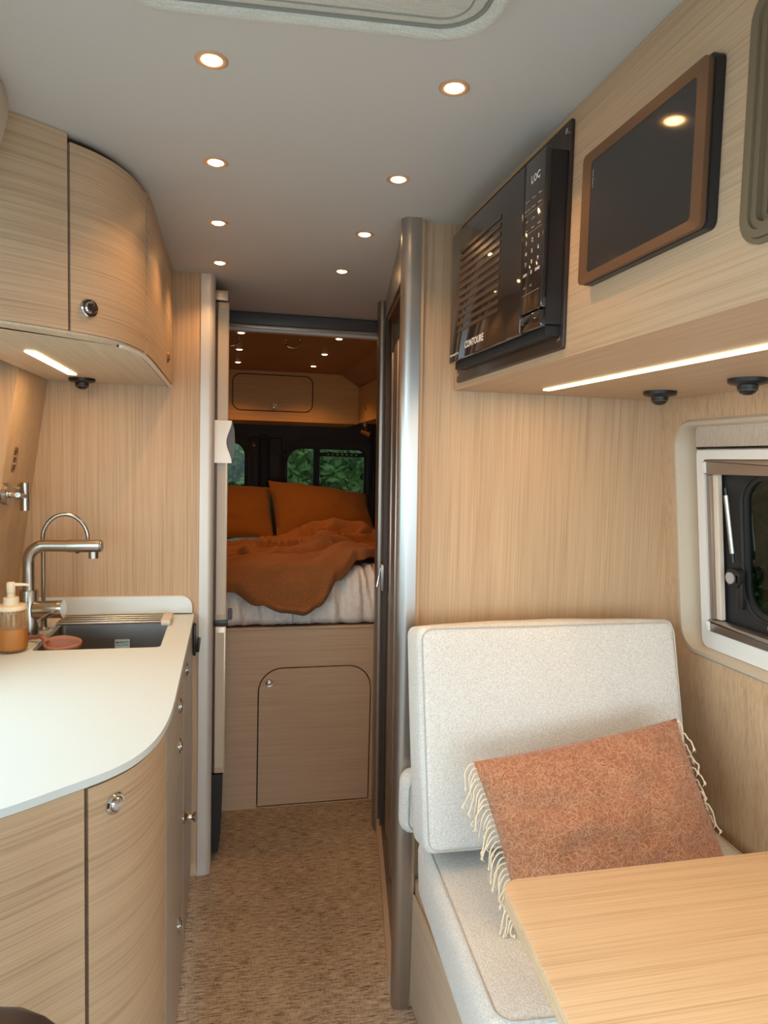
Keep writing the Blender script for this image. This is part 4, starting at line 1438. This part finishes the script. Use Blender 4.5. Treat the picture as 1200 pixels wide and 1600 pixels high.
# throw pillow
tp = thing('throw_pillow', 'rust mohair throw pillow with cream fringe against the cream back cushion', 'pillow', (.72, 1.2, .50))
CN = [(.478, 1.275, .775), (.936, 1.290, .832), (.532, 1.150, .520), (.990, 1.155, .548)]
bm, pn = pillow_mesh(CN, 40, .062, .035, .0035, 5, .5)
fr_pts = [v.co.copy() for v in bm.verts]
bm.normal_update()
surf = [(f.calc_center_median().copy(), f.normal.copy()) for f in bm.faces]
surf = [(c, (n if n.dot(pn) > 0 else -n)) for c, n in surf if abs(n.dot(pn)) > .1]
tpad = obj('pad', bm, MOHAIR, tp, 80)
bm = B()
rnd = random.Random(3)
TL, TR, BL, BR = [Vector(c) for c in CN]
frontf = [(c, n) for c, n in surf if (c-(TL+TR+BL+BR)/4).dot(pn) > 0.004]
for q in range(5200):
    c, n = frontf[rnd.randrange(len(frontf))]
    a = Vector((rnd.uniform(-1, 1), rnd.uniform(-1, 1), rnd.uniform(-1, 1)))
    t = (a-n*a.dot(n)).normalized(); s = n.cross(t)
    p = c+t*rnd.uniform(-.006, .006)+s*rnd.uniform(-.006, .006)+n*.0003
    Lf = rnd.uniform(.008, .022); wv = rnd.uniform(-.008, .008); h = rnd.uniform(.0008, .0035); w_ = .00034
    prev = None
    for k in range(4):
        u = k/3
        pt = p+t*Lf*u+s*wv*sin(pi*u)*.8+n*h*sin(pi*u*.9+.1)
        e = (bm.verts.new(pt-s*w_), bm.verts.new(pt+s*w_))
        if prev: bm.faces.new((prev[0], prev[1], e[1], e[0]))
        prev = e
obj('wool_fuzz', bm, FUZZ, tpad, 0, kind='stuff', recalc=False)
rnd = random.Random(11)
def tassel(p, out, dn, Ln):
    bm = B()
    bow = rnd.uniform(.6, 1.1)
    side = Vector((rnd.uniform(-.2, .2), rnd.uniform(-.5, .1), 0))
    pts = [p, p+out*.012*bow, p+out*.022*bow-Vector((0, 0, .010)), p+out*.026*bow-Vector((0, 0, Ln*.5))+side*.01, p+out*rnd.uniform(.012, .034)-Vector((0, 0, Ln))+side*.02]
    for q in pts:
        q.z = max(q.z, .503)
        yb = 1.355+(q.z-.53)*.235         # stay in front of the back cushion
        q.y = min(q.y, yb-.004)
    cp = catmull(pts, 5)
    tube(bm, cp, [.00145+.00035*(i % 2) for i in range(len(cp))], 6)
    e = cp[-1]
    lathe(bm, [(.001, -.004), (.0032, 0), (.001, .004)], e, (0, 0, 1), 8)
    for k in range(2):
        tube(bm, [e, e+Vector((rnd.uniform(-.006, .006), rnd.uniform(-.003, .003), -rnd.uniform(.004, .010)*(1 if e.z > .515 else .1)))], [.0012, .0004], 5)
    obj('tassel', bm, YARN, tp, 60)
out = (TL-TR).normalized()
for k in range(30):
    t = (k+.4)/30
    V = 2*t-1
    p = TL.lerp(BL, t)-out*.035*.5*(1-V*V)*(TR-TL).length+Vector((0, 0, 0))
    tassel(p.copy(), out+Vector((0, -.25, 0)), 0, rnd.uniform(.034, .052))
for k in range(9):
    t = (k+.3)/30*2.2
    V = 2*t-1
    p = TR.lerp(BR, t)+out*.035*.5*(1-V*V)*(TR-TL).length
    tassel(p.copy(), -out*.5+Vector((0, -.5, 0)), 0, rnd.uniform(.022, .040))

# ------------------------------------------------------------------ table
tb = thing('table', 'oak dining table with rounded corner in front of the bench', 'table', (.8, .7, 0))
pts = [(.386, .30), (.4145, .93)]
lp = [(1.160, .9765), (1.160, .30), (.378, .30), (.391, .699)]
# rounded back left corner
cx_, cy_, r_ = .446, .9445, .032
lp += [(cx_-r_*cos(a), cy_+r_*sin(a)) for a in [pi/2*i/8 for i in range(9)]]
bm = B()
prism(bm, lp[::-1], .694, .72, M_XY(), .0015)
obj('top', bm, W_X, tb, 30)
bm = B(); lpe = lp[3:]
P3 = [Vector((a, b, .7068)) for a, b in lpe]
tube(bm, P3, .0012, 6)
obj('edge_line', bm, BEIGE, tb)
bm = B(); cyl(bm, (.80, .66, .012), (.80, .66, .6935), .030, seg=28)
obj('leg', bm, ALU, tb)
bm = B(); lathe(bm, [(.16, 0), (.16, .006), (.035, .014), (.033, .02)], (.80, .66, .0), (0, 0, 1), 32)
obj('foot', bm, ALU, tb)

# dark seat whose top shows at the lower left
ds = thing('swivel_seat', 'dark brown leather seat whose rounded top shows at the bottom left corner', 'seat', (-.37, .47, 0))
bm = padded(.46, .10, .62, .045, .008, 6)
bend(bm, lambda c: (c.x, c.y, c.z-(c.x/.23)**2*.030*(1 if c.z > 0 else 0)))
place(bm, Matrix.Translation((-.330, .50, .672)))
obj('backrest', bm, LEATHER, ds, 60)
bm = padded(.46, .42, .12, .045, .008, 6); place(bm, Matrix.Translation((-.330, .215, .41)))
obj('seat_pad', bm, LEATHER, ds, 60)
bm = B(); cyl(bm, (-.330, .24, 0), (-.330, .24, .348), .09, .11, seg=28)
obj('pedestal', bm, DGREY, ds)

# ------------------------------------------------------------------ outdoors behind the windows
bm = B(); box(bm, -14, 18, 4.95, 26, -.85, -.80)
struct('ground_rear', bm, GRASS, smooth=0)
bm = B(); box(bm, 1.6, 18, -6, 4.94, -.85, -.80)
struct('ground_side', bm, GRASS, smooth=0)
def leafcloud(n, R, H, seed, leaf=.085):
    bm = B(); rd = random.Random(seed)
    for i in range(n):
        while True:
            q = Vector((rd.uniform(-1, 1), rd.uniform(-1, 1), rd.uniform(-1, 1)))
            if q.length < 1 and q.length > .35: break
        k = 1+.3*noise.noise(q*3+Vector((seed, 0, 0)))
        c = Vector((q.x*R*k, q.y*R*k, q.z*H*k))
        a = Vector((rd.uniform(-1, 1), rd.uniform(-1, 1), rd.uniform(-1, 1))).normalized()
        b = a.orthogonal().normalized(); s = leaf*rd.uniform(.5, 1.2)
        v = [bm.verts.new(c+a*s), bm.verts.new(c+b*s*.45), bm.verts.new(c-a*s), bm.verts.new(c-b*s*.45)]
        bm.faces.new(v)
    return bm
def tree(loc, m_, label, seed, R=1.5, H=1.9, zc=1.8, n=8500, group='trees behind the van'):
    t = thing('tree', label, 'tree', loc, group)
    bm = B(); tube(bm, [Vector(loc), Vector(loc)+Vector((.05, 0, zc*.5)), Vector(loc)+Vector((0, .05, zc+.8))], [.16, .12, .05], 10)
    obj('trunk', bm, BARK, t)
    bm = leafcloud(n, R, H, seed); bmesh.ops.translate(bm, verts=bm.verts, vec=Vector(loc)+Vector((0, 0, zc)))
    obj('foliage', bm, m_, t, 0, kind='stuff', recalc=False)
    return t
tree((-2.8, 10.4, -.8), LEAF2, 'dark tree at the left outside the rear windows', 5)
tree((.6, 10.2, -.8), LEAF, 'green tree straight behind the rear doors', 1)
tree((4.0, 10.6, -.8), LEAF2, 'darker tree at the right of the rear window view', 4)
hg = thing('hedge', 'tall dense green hedge across the view behind the trees', 'hedge', (1, 14.5, -.8))
bm = B(); rd = random.Random(31)
for i in range(26000):
    c = Vector((rd.uniform(-9, 15), 14.5+rd.uniform(-.9, .9), rd.uniform(-.75, 4.2)))
    a = Vector((rd.uniform(-1, 1), rd.uniform(-.5, .5), rd.uniform(-1, 1))).normalized()
    b = a.cross(Vector((rd.uniform(-.4, .4), 1, rd.uniform(-.4, .4)))).normalized(); q = rd.uniform(.10, .2)
    bm.faces.new([bm.verts.new(c+a*q), bm.verts.new(c+b*q*.6), bm.verts.new(c-a*q), bm.verts.new(c-b*q*.6)])
obj('foliage', bm, LEAF, hg, 0, kind='stuff', recalc=False)
bm = B()
for k in range(10): cyl(bm, (-8+2*k, 14.5, -.8), (-8+2*k, 14.5, 2.5), .07, seg=8)
obj('stems', bm, BARK, hg, kind='stuff')
sh = thing('shrub', 'low bright shrub below the trees outside the rear windows', 'shrub', (2.6, 7.9, -.8))
bm = leafcloud(2600, 1.2, .85, 21, .07); bmesh.ops.translate(bm, verts=bm.verts, vec=Vector((2.6, 7.9, 0)))
obj('foliage', bm, LEAF, sh, 0, kind='stuff', recalc=False)
bm = B(); cyl(bm, (2.6, 7.9, -.8), (2.6, 7.9, .2), .05, seg=8)
obj('stem', bm, BARK, sh)
tree((5.6, 5.4, -.8), LEAF2, 'dark green tree outside the side window', 12, R=1.6, H=2.1, zc=2.0, n=9000, group='trees beside the van')
tree((9.6, 7.2, -.8), LEAF2, 'dark tree farther back outside the side window', 13, R=2.2, H=2.6, zc=2.4, n=6500, group='trees beside the van')
